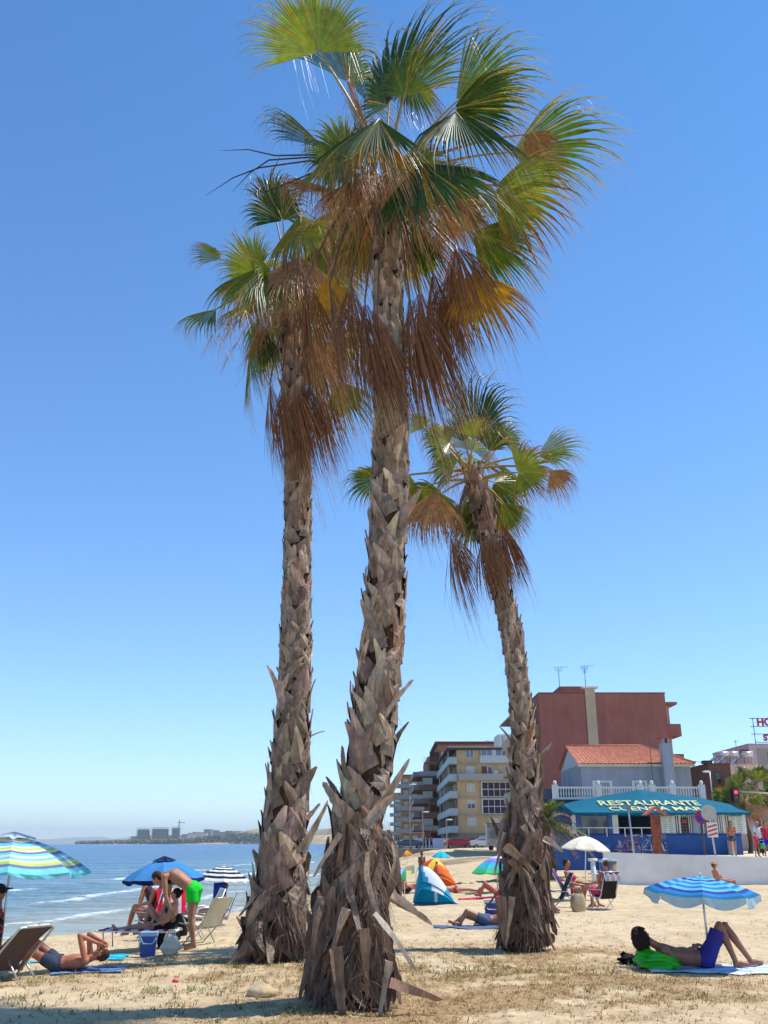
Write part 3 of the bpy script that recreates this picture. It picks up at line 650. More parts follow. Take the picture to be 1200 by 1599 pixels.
# --- the right palm
Y3 = 16.1
root, lp, inv, r = palm('right fan palm, the shortest and farthest of the three, trunk curving to the left',
    [(815, 1487, 92), (815, 1440, 94), (818, 1370, 84), (820, 1300, 62), (820, 1200, 46), (813, 1100, 38), (800, 1000, 40), (783, 930, 36), (768, 870, 36), (752, 800, 40), (738, 745, 34)], Y3, 37, 3.6, 2.1)
org = inv(at(735, 742, Y3))
fr(root, inv, lp, r, Y3, org, [
 ((742, 690), (768, 582), 'D', dict(dy=.1, roll=.5, half=.9, droop=.7)),
 ((726, 690), (715, 635), 'D', dict(dy=-.3, roll=.5, half=1.0, droop=.8)),
 ((738, 685), (745, 640), 'M', dict(dy=-.5, roll=.3, half=1.2, droop=1.2)),
 ((765, 705), (785, 655), 'D', dict(dy=-.4, roll=.6, half=1.1, droop=.9)),
 ((785, 690), (815, 665), 'M', dict(dy=.3, roll=.3, half=1.2)),
 ((808, 738), (866, 705), 'M', dict(dy=-.3, roll=.3, half=1.3, droop=1.2)),
 ((810, 738), (850, 760), 'M', dict(dy=-.6, roll=.2, half=1.3, droop=1.1)),
 ((840, 712), (912, 690), 'G', dict(dy=.1, roll=1.0, half=.8, droop=.7)),
 ((860, 735), (895, 770), 'T', dict(dy=0, roll=.3, half=1.0, droop=1.2)),
 ((592, 748), (532, 742), 'G', dict(dy=.2, roll=.3, half=1.3, droop=1.0, arch=.03)),
 ((662, 668), (640, 640), 'Y', dict(dy=-.1, roll=.2, half=1.3, droop=.9)),
 ((690, 680), (665, 655), 'G', dict(dy=.3, roll=.2, half=1.3, droop=1.0)),
 ((680, 768), (662, 840), 'T', dict(dy=-.4, roll=.2, half=1.0, droop=1.0, arch=.35)),
 ((685, 768), (690, 820), 'M', dict(dy=-.1, roll=.2, half=1.0, droop=1.0, arch=.35)),
 ((785, 785), (815, 835), 'G', dict(dy=.1, roll=.2, half=1.0, droop=1.0, arch=.4)),
 ((775, 790), (790, 850), 'O', dict(dy=.3, roll=.2, half=.8, droop=1.0, arch=.4)),
 ((704, 838), (728, 948), 'B', dict(dy=-.2, roll=.3, half=.3, arch=.3)),
 ((712, 840), (735, 900), 'B', dict(dy=-.1, roll=.1, half=.5, arch=.4)),
 ((752, 850), (765, 925), 'B', dict(dy=-.35, roll=.1, half=.45, arch=.4)),
 ((768, 835), (782, 915), 'B', dict(dy=-.3, roll=.3, half=.5, arch=.4)),
 ((785, 820), (808, 905), 'B', dict(dy=-.1, roll=.1, half=.5, arch=.4)),
 ((790, 830), (795, 915), 'B', dict(dy=.2, roll=.1, half=.5, arch=.4)),
])
extra_fronds(root, org, r, 9, 0.5, 1.2, size=.85)
extra_fronds(root, org, r, 4, 0.4, .9, back=False, size=.7, kinds='GMG')
flower_stalks(root, org, r, 5, .9)
spill(root, lp, r, 78, 2.4, 1, .072)
px_straps(root, inv, r, Y3, [((838, 1300), (795, 1390), -.5, .08, GREY2), ((800, 1340), (845, 1430), -.5, .07, GREY2), ((790, 1320), (835, 1365), -.55, .07, GREY), ((845, 1350), (862, 1440), -.35, .07, GREY), ((782, 1400), (792, 1482), -.4, .08, GREY2), ((815, 1290), (836, 1320), -.4, .05, LG), ((845, 1390), (875, 1450), -.3, .03, GREY2), ((850, 1400), (868, 1455), -.35, .02, GREY2), ((790, 1300), (772, 1368), -.3, .05, GREY), ((780, 1390), (757, 1420), -.3, .03, GREY2), ((848, 1310), (880, 1332), -.3, .05, GREY), ((800, 1190), (785, 1150), -.2, .03, GREY), ((836, 1230), (838, 1190), -.2, .03, LG), ((800, 1400), (790, 1480), -.45, .05, GREY)])
fibres(root, lp, 0.05, 2.4, 900, r, 'fallen_fibre', .3)
# ------------------------------------------------------------------ buildings
GL = srgb(44, 52, 66); GLB = srgb(88, 104, 128); WHT = srgb(214, 214, 210); DARK = srgb(34, 30, 30)
def bx(parent, name, m, x0, x1, y0, y1, z0, z1, col):
    return part(parent, name, m, lambda b: b.box(x0, x1, y0, y1, z0, z1, col))
def window(parent, x0, x1, z0, z1, y=0.0, face='y', frame=WHT, n=2, glass=GLB, name='window', rec=0.10, blind=0.0):
    """window on a wall facing -y (face 'y') or -x (face 'x'); frame is the part, the pane its sub-part"""
    fw = 0.07; b = MB()
    def q(a0, a1, d0, d1, c0, c1, col, t=None):
        t = t or b
        if face == 'y': t.box(a0, a1, y + d0, y + d1, c0, c1, col)
        else: t.box(y + d0, y + d1, a0, a1, c0, c1, col)
    q(x0, x1, -.05, .02, z0 - fw, z0, frame); q(x0, x1, -.05, .02, z1, z1 + fw, frame)
    for i in range(n + 1):
        xx = x0 + (x1 - x0 - fw) * i / n; q(xx, xx + fw, -.045, .02, z0, z1, frame)
    if blind: q(x0 + fw + .003, x1 - fw - .003, -.03, .015, z1 - (z1 - z0) * blind, z1 - .003, srgb(196, 192, 184))
    o = b.build(name, M_PAINT, parent); g = MB(); q(x0 + .01, x1 - .01, -.02, .012, z0 + .002, z1 - .002, glass, g); g.build('pane', M_GLASS, o)
    return o
def balcony(parent, x0, x1, y0, y1, z, parap=1.0, col=(.5, .5, .5), slab=(.5, .5, .5), rail=False, sides=('y',)):
    s = bx(parent, 'balcony', M_WALL, x0, x1, y0, y1, z - .18, z, slab)
    b = MB(); t = .09
    if rail:
        for s0, s1, hor in ([(x0, x1, 1)] if 'y' in sides else []) + ([(y0, y1, 0)] if 'x' in sides else []):
            n = int((s1 - s0) / .16)
            for i in range(n + 1):
                p = s0 + (s1 - s0) * i / n
                if hor: b.box(p - .015, p + .015, y0 + .03, y0 + .06, z + .003, z + parap, col)
                else: b.box(x0 + .03, x0 + .06, p - .015, p + .015, z + .003, z + parap, col)
            if hor: b.box(x0, x1, y0 + .02, y0 + .07, z + parap, z + parap + .05, col)
            else: b.box(x0 + .02, x0 + .07, y0, y1, z + parap + .001, z + parap + .051, col)
    else:
        if 'y' in sides: b.box(x0 + .002, x1 - .002, y0 + .002, y0 + t, z + .002, z + parap, col)
        if 'x' in sides: b.box(x0 + .004, x0 + t, y0 + t, y1 - .004, z + .002, z + parap, col)
    b.build('parapet', M_PAINT, s); return s
def antenna(parent, x, y, z, h, n=5, name='antenna'):
    def f(b):
        c = srgb(90, 92, 98); b.tube([(x, y, z), (x, y, z + h)], .035, c, 5)
        for i in range(n):
            zz = z + h - .12 * h * i / 2 - .1; w = .5 - .06 * i
            b.tube([(x - w, y, zz), (x + w, y, zz)], .02, c, 4)
        b.tube([(x - .1, y, z + h - .1), (x + 1.0, y - .2, z + h - .1)], .02, c, 4)
    return part(parent, name, M_METAL, f)
# --- ochre block with pale balconies (its corner towards us)
r = random.Random(5)
YB = 155.0; G0 = 0.8
OCH = srgb(200, 168, 124); OCH2 = srgb(182, 136, 78); PALE = srgb(172, 178, 180); BR = srgb(128, 84, 62); SLAB = srgb(170, 158, 142)
xa = XP(714, YB, 12); root = thing('apartment_building', 'ochre six storey block with white glazed galleries and long pale balconies', 'building', (xa, YB, G0)); FH = 2.62
W_, D_ = 12.6, 36.0; HT = 15.0
bx(root, 'wall', M_WALL, 0, W_, 0, D_, 0, HT, OCH)
bx(root, 'ground_floor_wall', M_WALL, -.04, W_ + .04, -.06, D_, -.3, 2.3, srgb(150, 128, 104))
part(root, 'roof_slab', M_WALL, lambda b: (b.box(-1.6, W_ + .3, -.5, D_ + 1, HT + .003, HT + .35, srgb(84, 60, 52)), b.box(-1.4, W_ + .1, -.38, D_ + .7, HT + .353, HT + .6, srgb(176, 170, 160))))
for i in range(1, 6):
    z = 2.3 + (i - 1) * FH + .1
    bx(root, 'floor_band', M_WALL, 0.0, W_ + .08, -.12, -.001, z - .16, z + .12, SLAB)
    window(root, 1.5, 2.8, z + .95, z + 2.1, n=2, blind=[0, 1, 1, .4, .98][5 - i] * .97, glass=GLB)
    if i in (3, 2):    # glazed galleries
        window(root, 3.9, 9.6, z + .2, z + 1.2, y=-.35, n=6, glass=GL, name='gallery_glazing'); window(root, 3.9, 9.6, z + 1.32, z + 2.3, y=-.35, n=6, glass=GL, name='gallery_glazing')
        bx(root, 'gallery_side', M_PAINT, 3.8, 3.9, -.4, -.001, z + .12, z + 2.4, WHT); bx(root, 'gallery_top', M_PAINT, 3.9, 9.7, -.4, -.001, z + 2.38, z + 2.46, WHT)
    elif i == 5:
        bx(root, 'gallery_panel', M_PAINT, 3.7, 9.9, -.4, -.002, z + .12, z + 1.15, srgb(192, 192, 188)); bx(root, 'gallery_top', M_PAINT, 3.7, 9.9, -.4, -.002, z + 2.2, z + 2.44, srgb(192, 192, 188))
        for a_, n_ in ((3.9, 2), (6.3, 3)): window(root, a_, a_ + .95 * n_, z + 1.25, z + 2.15, y=-.35, n=n_, glass=GLB)
        bx(root, 'gallery_panel', M_PAINT, 5.82, 6.28, -.38, -.002, z + 1.153, z + 2.197, srgb(192, 192, 188))
    elif i == 4:
        balcony(root, 0.1, W_, -1.1, -.125, z + .1, .9, srgb(168, 160, 150), SLAB); bx(root, 'door', M_PAINT, 4.0, 4.8, -.05, .02, z + .12, z + 2.2, srgb(120, 54, 40)); window(root, 4.95, 5.7, z + 1.0, z + 2.1, n=1)
        bx(root, 'air_unit', M_PLAST, 5.9, 6.6, -.5, -.1, z + .9, z + 1.5, WHT)
    else:
        window(root, 5.0, 6.4, z + .9, z + 2.0, n=2, blind=.97)
    # the long side
    balcony(root, -1.3, -.003, -.6, D_, z + .02, .95, PALE, SLAB, sides=('x', 'y'))
    for k in range(8):
        y0 = 1.2 + k * 4.2; wk = r.choice([1.2, 1.9])
        window(root, y0, y0 + wk, z + .15, z + 2.15, face='x', y=-.01, n=2, glass=r.choice([GL, DARK, GLB]), frame=r.choice([WHT, srgb(120, 80, 60)]), blind=r.choice([0, .0, .6, .95]))
        if r.random() < .3:
            bx(root, 'awning_cloth', M_CLOTH, -1.28, -1.2, y0 - .4, y0 + 2.4, z + .97, z + 2.3, r.choice([srgb(150, 60, 50), srgb(90, 110, 90), srgb(190, 170, 140)]))
    for k in range(3): bx(root, 'balcony_divider', M_WALL, -1.28, -.02, 10 + k * 9, 10.15 + k * 9, z + .03, z + 2.3, SLAB)
bx(root, 'shop_front', M_PAINT, 3.2, 9.6, -.12, -.065, .1, 1.9, srgb(184, 190, 200))
antenna(root, 9.8, 4, HT + .6, 2.6, 3); antenna(root, 6.0, 8, HT + .6, 1.8, 2)
bx(root, 'stair_tower', M_WALL, 8.0, 13.5, 10, 16, HT + .6, HT + 3.6, srgb(196, 198, 196))
# --- brown block behind it
YC = 197.0; xc = XP(652, YC, 14); root = thing('apartment_building', 'brown brick block of stacked balconies behind the ochre one', 'building', (xc, YC, G0))
BK = srgb(166, 112, 86); BH = 20.2
bx(root, 'wall', M_WALL, 2.2, 26, 0, 24, 0, BH - 2.6, BK)
bx(root, 'penthouse_wall', M_WALL, 4.4, 26, 1.5, 22, BH - 2.6, BH, srgb(176, 120, 84)); bx(root, 'roof', M_TILE, 3.8, 26.4, .8, 22.6, BH + .003, BH + .5, srgb(112, 52, 44))
for i in range(7):
    z = .6 + i * 2.62
    balcony(root, .3 if i < 6 else 1.3, 7.6, -1.5, -.003, z, .85, srgb(150, 150, 150) if i % 2 else srgb(120, 84, 66), srgb(156, 104, 80), rail=i % 3 == 0, sides=('y',))
    if i < 6:
        balcony(root, -.8, 2.19, .2, 16, z + .0, .85, srgb(128, 130, 128), srgb(156, 104, 80), sides=('x', 'y'))
    bx(root, 'shade_panel', M_WALL, 2.6, 4.6, -.02, .3, z + .02, z + 2.2, srgb(70, 48, 42))  # flat dark panel, the shade of a balcony recess put into its colour
    window(root, 5.0, 6.6, z + .7, z + 2.0, n=2, blind=r.choice([0, 0, .8, .95]))
    if i in (1, 3, 4): bx(root, 'blind', M_CLOTH, 1.0, 3.0, -1.35, -1.3, z + .9, z + 2.2, srgb(196, 190, 180))
# --- two more blocks further along
for (px0, px1, Y_, top, lab, c0) in ((628, 652, 245, 1212, 'narrow tan block left of the brown one, mostly hidden', srgb(186, 134, 86)), (616, 632, 300, 1240, 'farthest grey and tan block seen beside the front trunk', srgb(150, 140, 128))):
    x0 = XP(px0, Y_, 14); x1 = XP(px1, Y_, 14) + 6; h = at(600, top, Y_).z - G0
    root = thing('apartment_building', lab, 'building', (x0, Y_, G0)); bx(root, 'wall', M_WALL, 0, x1 - x0, 0, 20, 0, h, c0); bx(root, 'roof_slab', M_WALL, -.3, x1 - x0 + .3, -.3, 20.3, h + .003, h + .4, srgb(150, 100, 80))
    for i in range(int(h / 2.7)):
        balcony(root, -1.4, x1 - x0 - 1, -1.3, -.003, .5 + i * 2.7, .85, srgb(150, 152, 152), srgb(160, 140, 120), sides=('y', 'x'))
        for k in range(3): window(root, .4 + k * 2.2, 1.6 + k * 2.2, 1.3 + i * 2.7, 2.5 + i * 2.7, n=2, glass=r.choice([GL, GLB]), blind=r.choice([0, .5, .9]))
# --- the dull red building
YR = 95.0; xr = XP(845, YR, 12); RW = XP(1041, YR, 14) - xr; RH = at(600, 1083, YR).z - 1; RED = srgb(162, 102, 88)
root = thing('apartment_building', 'tall dull red building with blank wall and one beige stripe', 'building', (xr, YR, 1.0))
bx(root, 'wall', M_WALL, 0, RW, 0, 22, -.5, RH, RED); part(root, 'coping', M_WALL, lambda b: b.box(-.05, RW + .05, -.06, 22.05, RH + .003, RH + .12, srgb(130, 84, 74)))
sx_ = XP(916, YR, 14) - xr
bx(root, 'chimney_stripe', M_WALL, sx_, sx_ + .98, -.14, -.002, -.4, RH + .5, srgb(196, 176, 146)); bx(root, 'stripe_cap', M_WALL, sx_ - .3, sx_ + 1.3, -.3, .3, RH + .503, RH + .68, srgb(228, 214, 180))
bx(root, 'stair_tower', M_WALL, XP(885, YR, 14) - xr, XP(940, YR, 14) - xr, 3, 8, RH + .12, RH + 1.2, RED)
antenna(root, XP(884, YR, 14) - xr, 2.5, RH + .12, 3.1, 3); antenna(root, XP(929, YR, 14) - xr, 3.3, RH + 1.2, 2.3, 6)
for i in range(4):
    z = RH - 1.0 - i * 2.95
    if i == 0: bx(root, 'roof_slab', M_WALL, -1.6, -.002, 1.0, 20, z, z + .2, srgb(150, 126, 104)); bx(root, 'roof_slab', M_WALL, RW + .002, RW + 1.35, .6, 20, z, z + .25, RED)
    zz = z - 2.95
    balcony(root, -1.5, -.003, 1.0, 20, zz, 1.0, srgb(170, 140, 90), srgb(160, 130, 96), sides=('y', 'x'))
    b_ = MB(); b_.box(RW + .002, RW + 1.5, .6, 12, zz - .2, zz, RED); b_.box(RW + .004, RW + 1.5, .6, .7, zz + .002, zz + 1.0, RED); b_.box(RW + 1.4, RW + 1.5, .7, 12, zz + .002, zz + 1.0, RED); b_.build('balcony', M_WALL, root)
    bx(root, 'recess_wall', M_WALL, RW + .003, RW + .75, 1.6, 12, zz + .002, z, srgb(190, 160, 130)); bx(root, 'post', M_WALL, -1.45, -1.25, 1.1, 1.3, zz + 1.002, z - .003, srgb(170, 140, 110))
bx(root, 'low_wing', M_WALL, 0.2, 8.5, -2.6, -.145, -.5, 3.4, srgb(96, 96, 108))
# --- grey house with tiled roof and chimney
YG = 78.0; xg = XP(908, YG, 7); gw = XP(1079, YG, 7) - xg; eh = at(600, 1193, YG).z - 1; rh = at(600, 1166, YG + 4).z - 1; GRY = srgb(150, 150, 156)
root = thing('house', 'grey rendered house with orange tiled roof and square chimney', 'house', (xg, YG, 1.0))
bx(root, 'wall', M_WALL, 0, gw, 0, 9, -.4, eh, GRY)
part(root, 'gable_wall', M_WALL, lambda b: b.add([(0, 0, eh + .001), (0, 9, eh + .001), (0, 4.5, rh), (.25, 0, eh + .001), (.25, 9, eh + .001), (.25, 4.5, rh)], [(0, 1, 2), (3, 5, 4), (0, 2, 5, 3), (1, 4, 5, 2)], srgb(190, 188, 184)))
def roof_f(b):
    e = .35; rx1 = XP(1005, YG + 4, 9) - xg; TC = srgb(182, 112, 84)
    # rows of rounded tiles on the front slope
    n = 56; m_ = 14
    def P(i, j):
        t = j / m_; f = i / n; xl = -.3; xrr = lerp(gw + e, rx1, t); x = lerp(xl, xrr, f)
        return (x, lerp(-e, 4.5, t), lerp(eh - .02, rh + .08, t) + .05 * abs(math.sin(math.pi * f * n / 2)) - .035 * ((j * 2) % 2) + (.03 if i % 2 else 0))
    vs = [P(i, j) for j in range(m_ + 1) for i in range(n + 1)]
    b.add(vs, [(j * (n + 1) + i, j * (n + 1) + i + 1, (j + 1) * (n + 1) + i + 1, (j + 1) * (n + 1) + i) for j in range(m_) for i in range(n)], [jit(TC, .16, r) for _ in range(n * m_)])
    b.add([(gw + e, -e, eh), (gw + e, 9 + e, eh), (rx1, 4.5, rh + .06), (-.3, 9 + e, eh), (-.3, 4.5, rh + .06)], [(0, 1, 2), (1, 3, 4, 2)], jit(TC, .1, r))
    b.tube([(-.3, 4.5, rh + .14), (rx1, 4.5, rh + .14)], .1, TC, 6); b.tube([(rx1, 4.5, rh + .12), (gw + e, -e, eh + .08)], .09, TC, 6)
part(root, 'roof', M_TILE, roof_f); bx(root, 'eave', M_WALL, -.25, gw + .3, -.3, -.002, eh - .22, eh - .03, srgb(206, 190, 160))
bx(root, 'chimney', M_WALL, XP(1031, YG, 8) - xg, XP(1047, YG, 8) - xg, -.85, -.01, -.4, at(600, 1162, YG).z - 1, srgb(158, 158, 164)); cx_ = XP(1031, YG, 8) - xg
part(root, 'chimney_cap', M_WALL, lambda b: (b.box(cx_ - .08, cx_ + .95, -.95, .06, 8.25 + .35, 8.25 + .5, srgb(170, 96, 78)), b.box(cx_ + .1, cx_ + .3, -.8, -.1, 8.1, 8.6, GRY), b.box(cx_ + .5, cx_ + .7, -.8, -.1, 8.1, 8.6, GRY)))
for (a_, b2) in ((930, 955), (992, 1010)):
    x0 = XP(a_, YG, 5) - xg; x1 = XP(b2, YG, 5) - xg
    bx(root, 'window_surround', M_PAINT, x0 - .14, x1 + .14, -.04, -.001, 3.4, 6.35 - 1.0, srgb(226, 214, 190)); window(root, x0, x1, 3.6, 5.2, y=-.05, n=1 if a_ < 960 else 5, glass=GL if a_ > 960 else srgb(120, 118, 120), blind=0, frame=srgb(200, 198, 190))
bx(root, 'side_wing', M_WALL, -3.2, -.002, 3, 9, -.4, eh - 1.8, srgb(86, 92, 104)); 
bx(root, 'aerial_mast', M_METAL, XP(1012, YG, 9) - xg, XP(1012, YG, 9) - xg + .05, -.5, -.45, 5, rh + 1.2, srgb(110, 90, 90))
# --- restaurant terrace with balustrade
YT = 70.0; zt = at(600, 1228, YT).z; zb_ = zt - .85; xl = XP(866, YT, 5); xrt = XP(1100, YT, 5)
root = thing('roof_terrace', 'grey terrace storey under the white balustrade above the restaurant', 'terrace', (xl, YT, 1.0))
bx(root, 'wall', M_WALL, 0, xrt - xl, .3, 7.5, -.4, zb_ - 1.25, srgb(120, 124, 138)); bx(root, 'slab', M_WALL, -.1, xrt - xl + .1, -.1, 7.6, zb_ - 1.247, zb_ - 1.0, srgb(172, 172, 176))
bal = thing('balustrade', 'white baluster railing with square posts along the terrace edge', 'balustrade', (xl, YT, zb_))
pil = [866, 934, 1000, 1018, 1050, 1096]
for k, p in enumerate(pil):
    x = XP(p, YT, 5) - xl + .1
    o = bx(bal, 'post', M_PAINT, x - .2, x + .2, -.02, .36, .004, .98, WHT); part(o, 'finial', M_PAINT, lambda b: b.ball((x, .17, 1.12), (.14, .14, .16), WHT, 8, 6))
part(bal, 'rail', M_PAINT, lambda b: (b.box(0, xrt - xl, .05, .27, .72, .84, WHT), b.box(0, xrt - xl, .05, .27, .002, .10, WHT)))
nb = 56; src = None
for k in range(min(nb, 98)):
    x = .12 + k * (xrt - xl - .2) / 55
    if src is None:
        src = part(bal, 'baluster', M_PAINT, lambda b: b.tube([(0, .16, .102), (0, .16, .2), (0, .16, .32), (0, .16, .5), (0, .16, .66), (0, .16, .718)], [.05, .03, .055, .035, .03, .05], WHT, 7)); src.location.x = x
    else:
        c = src.copy(); COL.objects.link(c); c.parent = bal; c.location.x = x
# --- restaurant
YS = 58.0; xs0 = XP(868, YS, 2); sw = XP(1166, YS, 2) - xs0; BLUE = srgb(60, 92, 150); TEAL = srgb(12, 104, 128)
root = thing('restaurant', 'blue beach restaurant under a teal awning with yellow lettering', 'restaurant', (xs0, YS, 1.0)); X = lambda p, z=3: XP(p, YS, z) - xs0
bx(root, 'wall', M_WALL, -.2, sw - .3, 0, .35, -1.2, 1.05, BLUE); bx(root, 'wall_ledge', M_WALL, -.2, sw - .3, -.05, .4, 1.053, 1.12, srgb(36, 60, 130))
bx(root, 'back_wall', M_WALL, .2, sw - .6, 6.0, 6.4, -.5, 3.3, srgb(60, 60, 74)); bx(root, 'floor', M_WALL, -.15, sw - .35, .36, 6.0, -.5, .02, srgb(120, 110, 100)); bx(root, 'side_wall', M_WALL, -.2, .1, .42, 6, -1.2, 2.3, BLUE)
bx(root, 'low_wall', M_WALL, X(862, 1), X(944, 1) - .0, -1.6, -1.3, -1.3, .5, BLUE)
for p0, p1, c in ((893, 899, WHT), (900, 906, BLUE), (950, 956, BLUE), (956, 965, WHT), (1158, 1164, WHT)): bx(root, 'pillar', M_PAINT, X(p0), X(p1), -.02 if c == BLUE else -.04, .3, 1.123, 2.42, c)
window(root, X(906), X(950), 1.14, 2.3, y=.08, n=1, frame=BLUE, glass=srgb(60, 66, 84)); bx(root, 'shutter', M_WALL, X(870), X(892), .05, .3, 1.123, 2.3, srgb(70, 74, 110))
part(root, 'hand_rail', M_PAINT, lambda b: [b.box(X(884), X(1020), -.3, -.25, 1.42, 1.47, WHT)] + [b.box(X(p), X(p) + .05, -.295, -.255, .95, 1.418, WHT) for p in (888, 916, 944, 972, 998, 1016)])
nbar = 46; xb0, xb1 = X(1020), X(1164)
for k in range(nbar + 1):
    x = lerp(xb0, xb1, k / nbar)
    if k == 0: s_ = part(root, 'fence_bar', M_PAINT, lambda b: b.box(-.03, .03, .1, .14, 1.123, 2.38, WHT)); s_.location.x = x
    else: c = s_.copy(); COL.objects.link(c); c.parent = root; c.location.x = x
for p in (1060, 1095, 1128): bx(root, 'fence_post', M_PAINT, X(p), X(p) + .1, .02, .12, 1.123, 2.4, WHT)
def notice(root, p0, p1, z0, z1, c, lines, lc):
    o = bx(root, 'notice_board', M_PAINT, X(p0), X(p1), -.02, .02, z0, z1, c); rr = random.Random(p0)
    def f(b):
        for k in range(lines):
            zz = z1 - (k + .7) * (z1 - z0) / lines
            for (a0, a1) in ((.1, .45), (.55, .9)):
                a1 -= rr.uniform(0, .15); b.box(lerp(X(p0), X(p1), a0), lerp(X(p0), X(p1), a1), -.026, -.021, zz, zz + .03, lc)
    part(o, 'price_lines', M_PAINT, f)
notice(root, 1032, 1053, 1.14, 2.1, srgb(206, 208, 200), 9, srgb(120, 120, 120)); notice(root, 1138, 1160, 1.14, 2.1, srgb(206, 208, 200), 9, srgb(120, 120, 120))
notice(root, 1063, 1074, 1.15, 2.0, srgb(40, 30, 32), 5, srgb(150, 130, 120)); bx(root, 'red_label', M_PAINT, X(1065), X(1072), -.028, -.022, 1.75, 1.86, srgb(200, 30, 34))
notice(root, 1082, 1092, 1.15, 2.05, srgb(150, 160, 176), 6, srgb(96, 80, 90)); notice(root, 1101, 1108, 1.15, 1.9, srgb(70, 50, 50), 5, srgb(150, 100, 90))
# awning: a long slope peaked in the middle
zA = at(600, 1272, YS - .9).z - 1; pkA = at(600, 1233, YS + 2.4).z - 1; eA = at(600, 1256, YS + 2.4).z - 1; x0A, x1A, xmA = X(892), X(1165), X(1020)
def awnp(x, t):
    k = max(0, 1 - abs(x - xmA) / (xmA - x0A if x < xmA else x1A - xmA)); top = lerp(eA, pkA, k ** .85)
    return Vector((x, lerp(-.9, 2.4, t), lerp(zA + .12, top, t) - .05 * math.sin(math.pi * t)))
def awn(b):
    n = 24; vs = [awnp(lerp(x0A, x1A, i / n), j / 6) for j in range(7) for i in range(n + 1)]
    b.add(vs, [(j * (n + 1) + i, j * (n + 1) + i + 1, (j + 1) * (n + 1) + i + 1, (j + 1) * (n + 1) + i) for j in range(6) for i in range(n)], TEAL)
    q = []
    for i in range(n * 2 + 1): x = lerp(x0A, x1A, i / n / 2); q += [(x, -.9, zA + .12), (x, -.9, zA - (.03 if i % 2 else .0))]
    b.add(q, [(2 * i, 2 * i + 1, 2 * i + 3, 2 * i + 2) for i in range(n * 2)], srgb(0, 100, 128))
    for x in (x0A, x1A): b.add([(x, -.9, zA), (x, -.9, zA + .12), tuple(awnp(x, 1)), (x, 2.4, zA)], [(0, 1, 2, 3)], TEAL)
    e = [tuple(awnp(x0A, 1)), tuple(awnp(xmA, 1)), tuple(awnp(x1A, 1)), (x1A, 6.4, zA), (x0A, 6.4, zA)]; b.add(e, [(0, 4, 3, 2, 1)], TEAL)
aw = part(root, 'awning', M_CLOTH, awn)
LY = srgb(196, 198, 140)
def awtext(s, p0, p1, y0, y1):
    o = text_part(aw, s, 1, (0, 0, 0), (0, 0, 0), LY, M_PAINT, bold=.018, depth=0); me = o.data; xs_ = [v.co.x for v in me.vertices]; ys_ = [v.co.y for v in me.vertices]
    a, b_, c, d_ = min(xs_), max(xs_), min(ys_), max(ys_)
    for v in me.vertices:
        xx = lerp(X(p0), X(p1), (v.co.x - a) / (b_ - a)); zz = at(600, lerp(y0, y1, (v.co.y - c) / (d_ - c)), YS + .3).z - 1; tt = max(0, min(1, (zz - zA - .12) / (awnp(xx, 1).z - zA - .12))); v.co = awnp(xx, tt) + Vector((0, -.05, .05))
awtext('RESTAURANTE', 943, 1103, 1257.5, 1249); awtext('CUENCA MAR', 951, 1096, 1267.5, 1260)
# --- white beach wall
wall = thing('beach_wall', 'long low white wall along the back of the beach', 'wall', (0, 0, 0))
def wf(b):
    x0, y0 = WL; n = 40; x1 = 40.0; P = []
    for i in range(n + 1):
        x = lerp(x0, x1, i / n); zt_ = lerp(1.24, .92, min(1, i / 14)); P.append((x, 41.0 - 1.5 * i / n, zt_))
    for i in range(n):
        (xa_, ya, za), (xb_, yb, zb) = P[i], P[i + 1]
        v = [(xa_, ya, -.5), (xb_, yb, -.5), (xb_, yb, zb), (xa_, ya, za), (xa_, ya + .3, -.5), (xb_, yb + .3, -.5), (xb_, yb + .3, zb), (xa_, ya + .3, za)]
        b.add(v, [(0, 1, 2, 3), (3, 2, 6, 7), (5, 4, 7, 6)] + ([(4, 0, 3, 7)] if i == 0 else []), srgb(222, 220, 216))
part(wall, 'front_wall', mat('limewash', 0.9, .1, .8, bump=.5, bscale=4, bdist=.03, spec=.15, clump=.12, clumpscale=.5), wf)
part(wall, 'return_wall', M_WALL, lambda b: b.prism([(WL[0] - .02, 41.31), (WL[0] + .16, 41.31), (13.1, 57.6), (12.9, 57.6)], -.5, 1.2, srgb(170, 176, 196)))  # side of the white wall, its bluish shade put into the colour
part(wall, 'coping', M_WALL, lambda b: b.prism([(WL[0] - .03, 41.302), (WL[0] + .16, 41.302), (WL[0] + .18, 41.34), (WL[0] - .02, 41.34)], 1.201, 1.25, WHT))
# --- blocks on the right
def block(label, px0, px1, Y_, top, col, m=M_WALL, dep=12, name='building', g=None):
    x0 = XP(px0, Y_, 8); x1 = XP(px1, Y_, 8); h = at(600, top, Y_).z - 1
    o = thing(name, label, 'building', (x0, Y_, 1.0), group=g); bx(o, 'wall', m, 0, x1 - x0, 0, dep, -.3, h, col)
    bx(o, 'coping', M_WALL, -.05, x1 - x0 + .05, -.06, dep + .05, h + .003, h + .13, tuple(c * .85 for c in col)); return o, x1 - x0, h
o, w_, h = block('small sand coloured block showing right of the grey house', 1076, 1112, 100, 1206, srgb(206, 172, 126)); window(o, 1.4, 2.1, 3.0, 4.4, n=1)
o, w_, h = block('dark brown stone block with a narrow street lamp in front', 1107, 1141, 88, 1194, srgb(110, 76, 62), M_ROCK)
window(o, .5, 1.0, h - 1.6, h - .7, n=1, glass=DARK, frame=srgb(80, 60, 50)); bx(o, 'ledge', M_WALL, -.1, w_ + .1, -.4, -.07, h - 3.0, h - 2.8, srgb(120, 96, 84)); bx(o, 'roof_vent', M_METAL, -.3, .5, .3, 1.0, h + .13, h + .4, DARK)
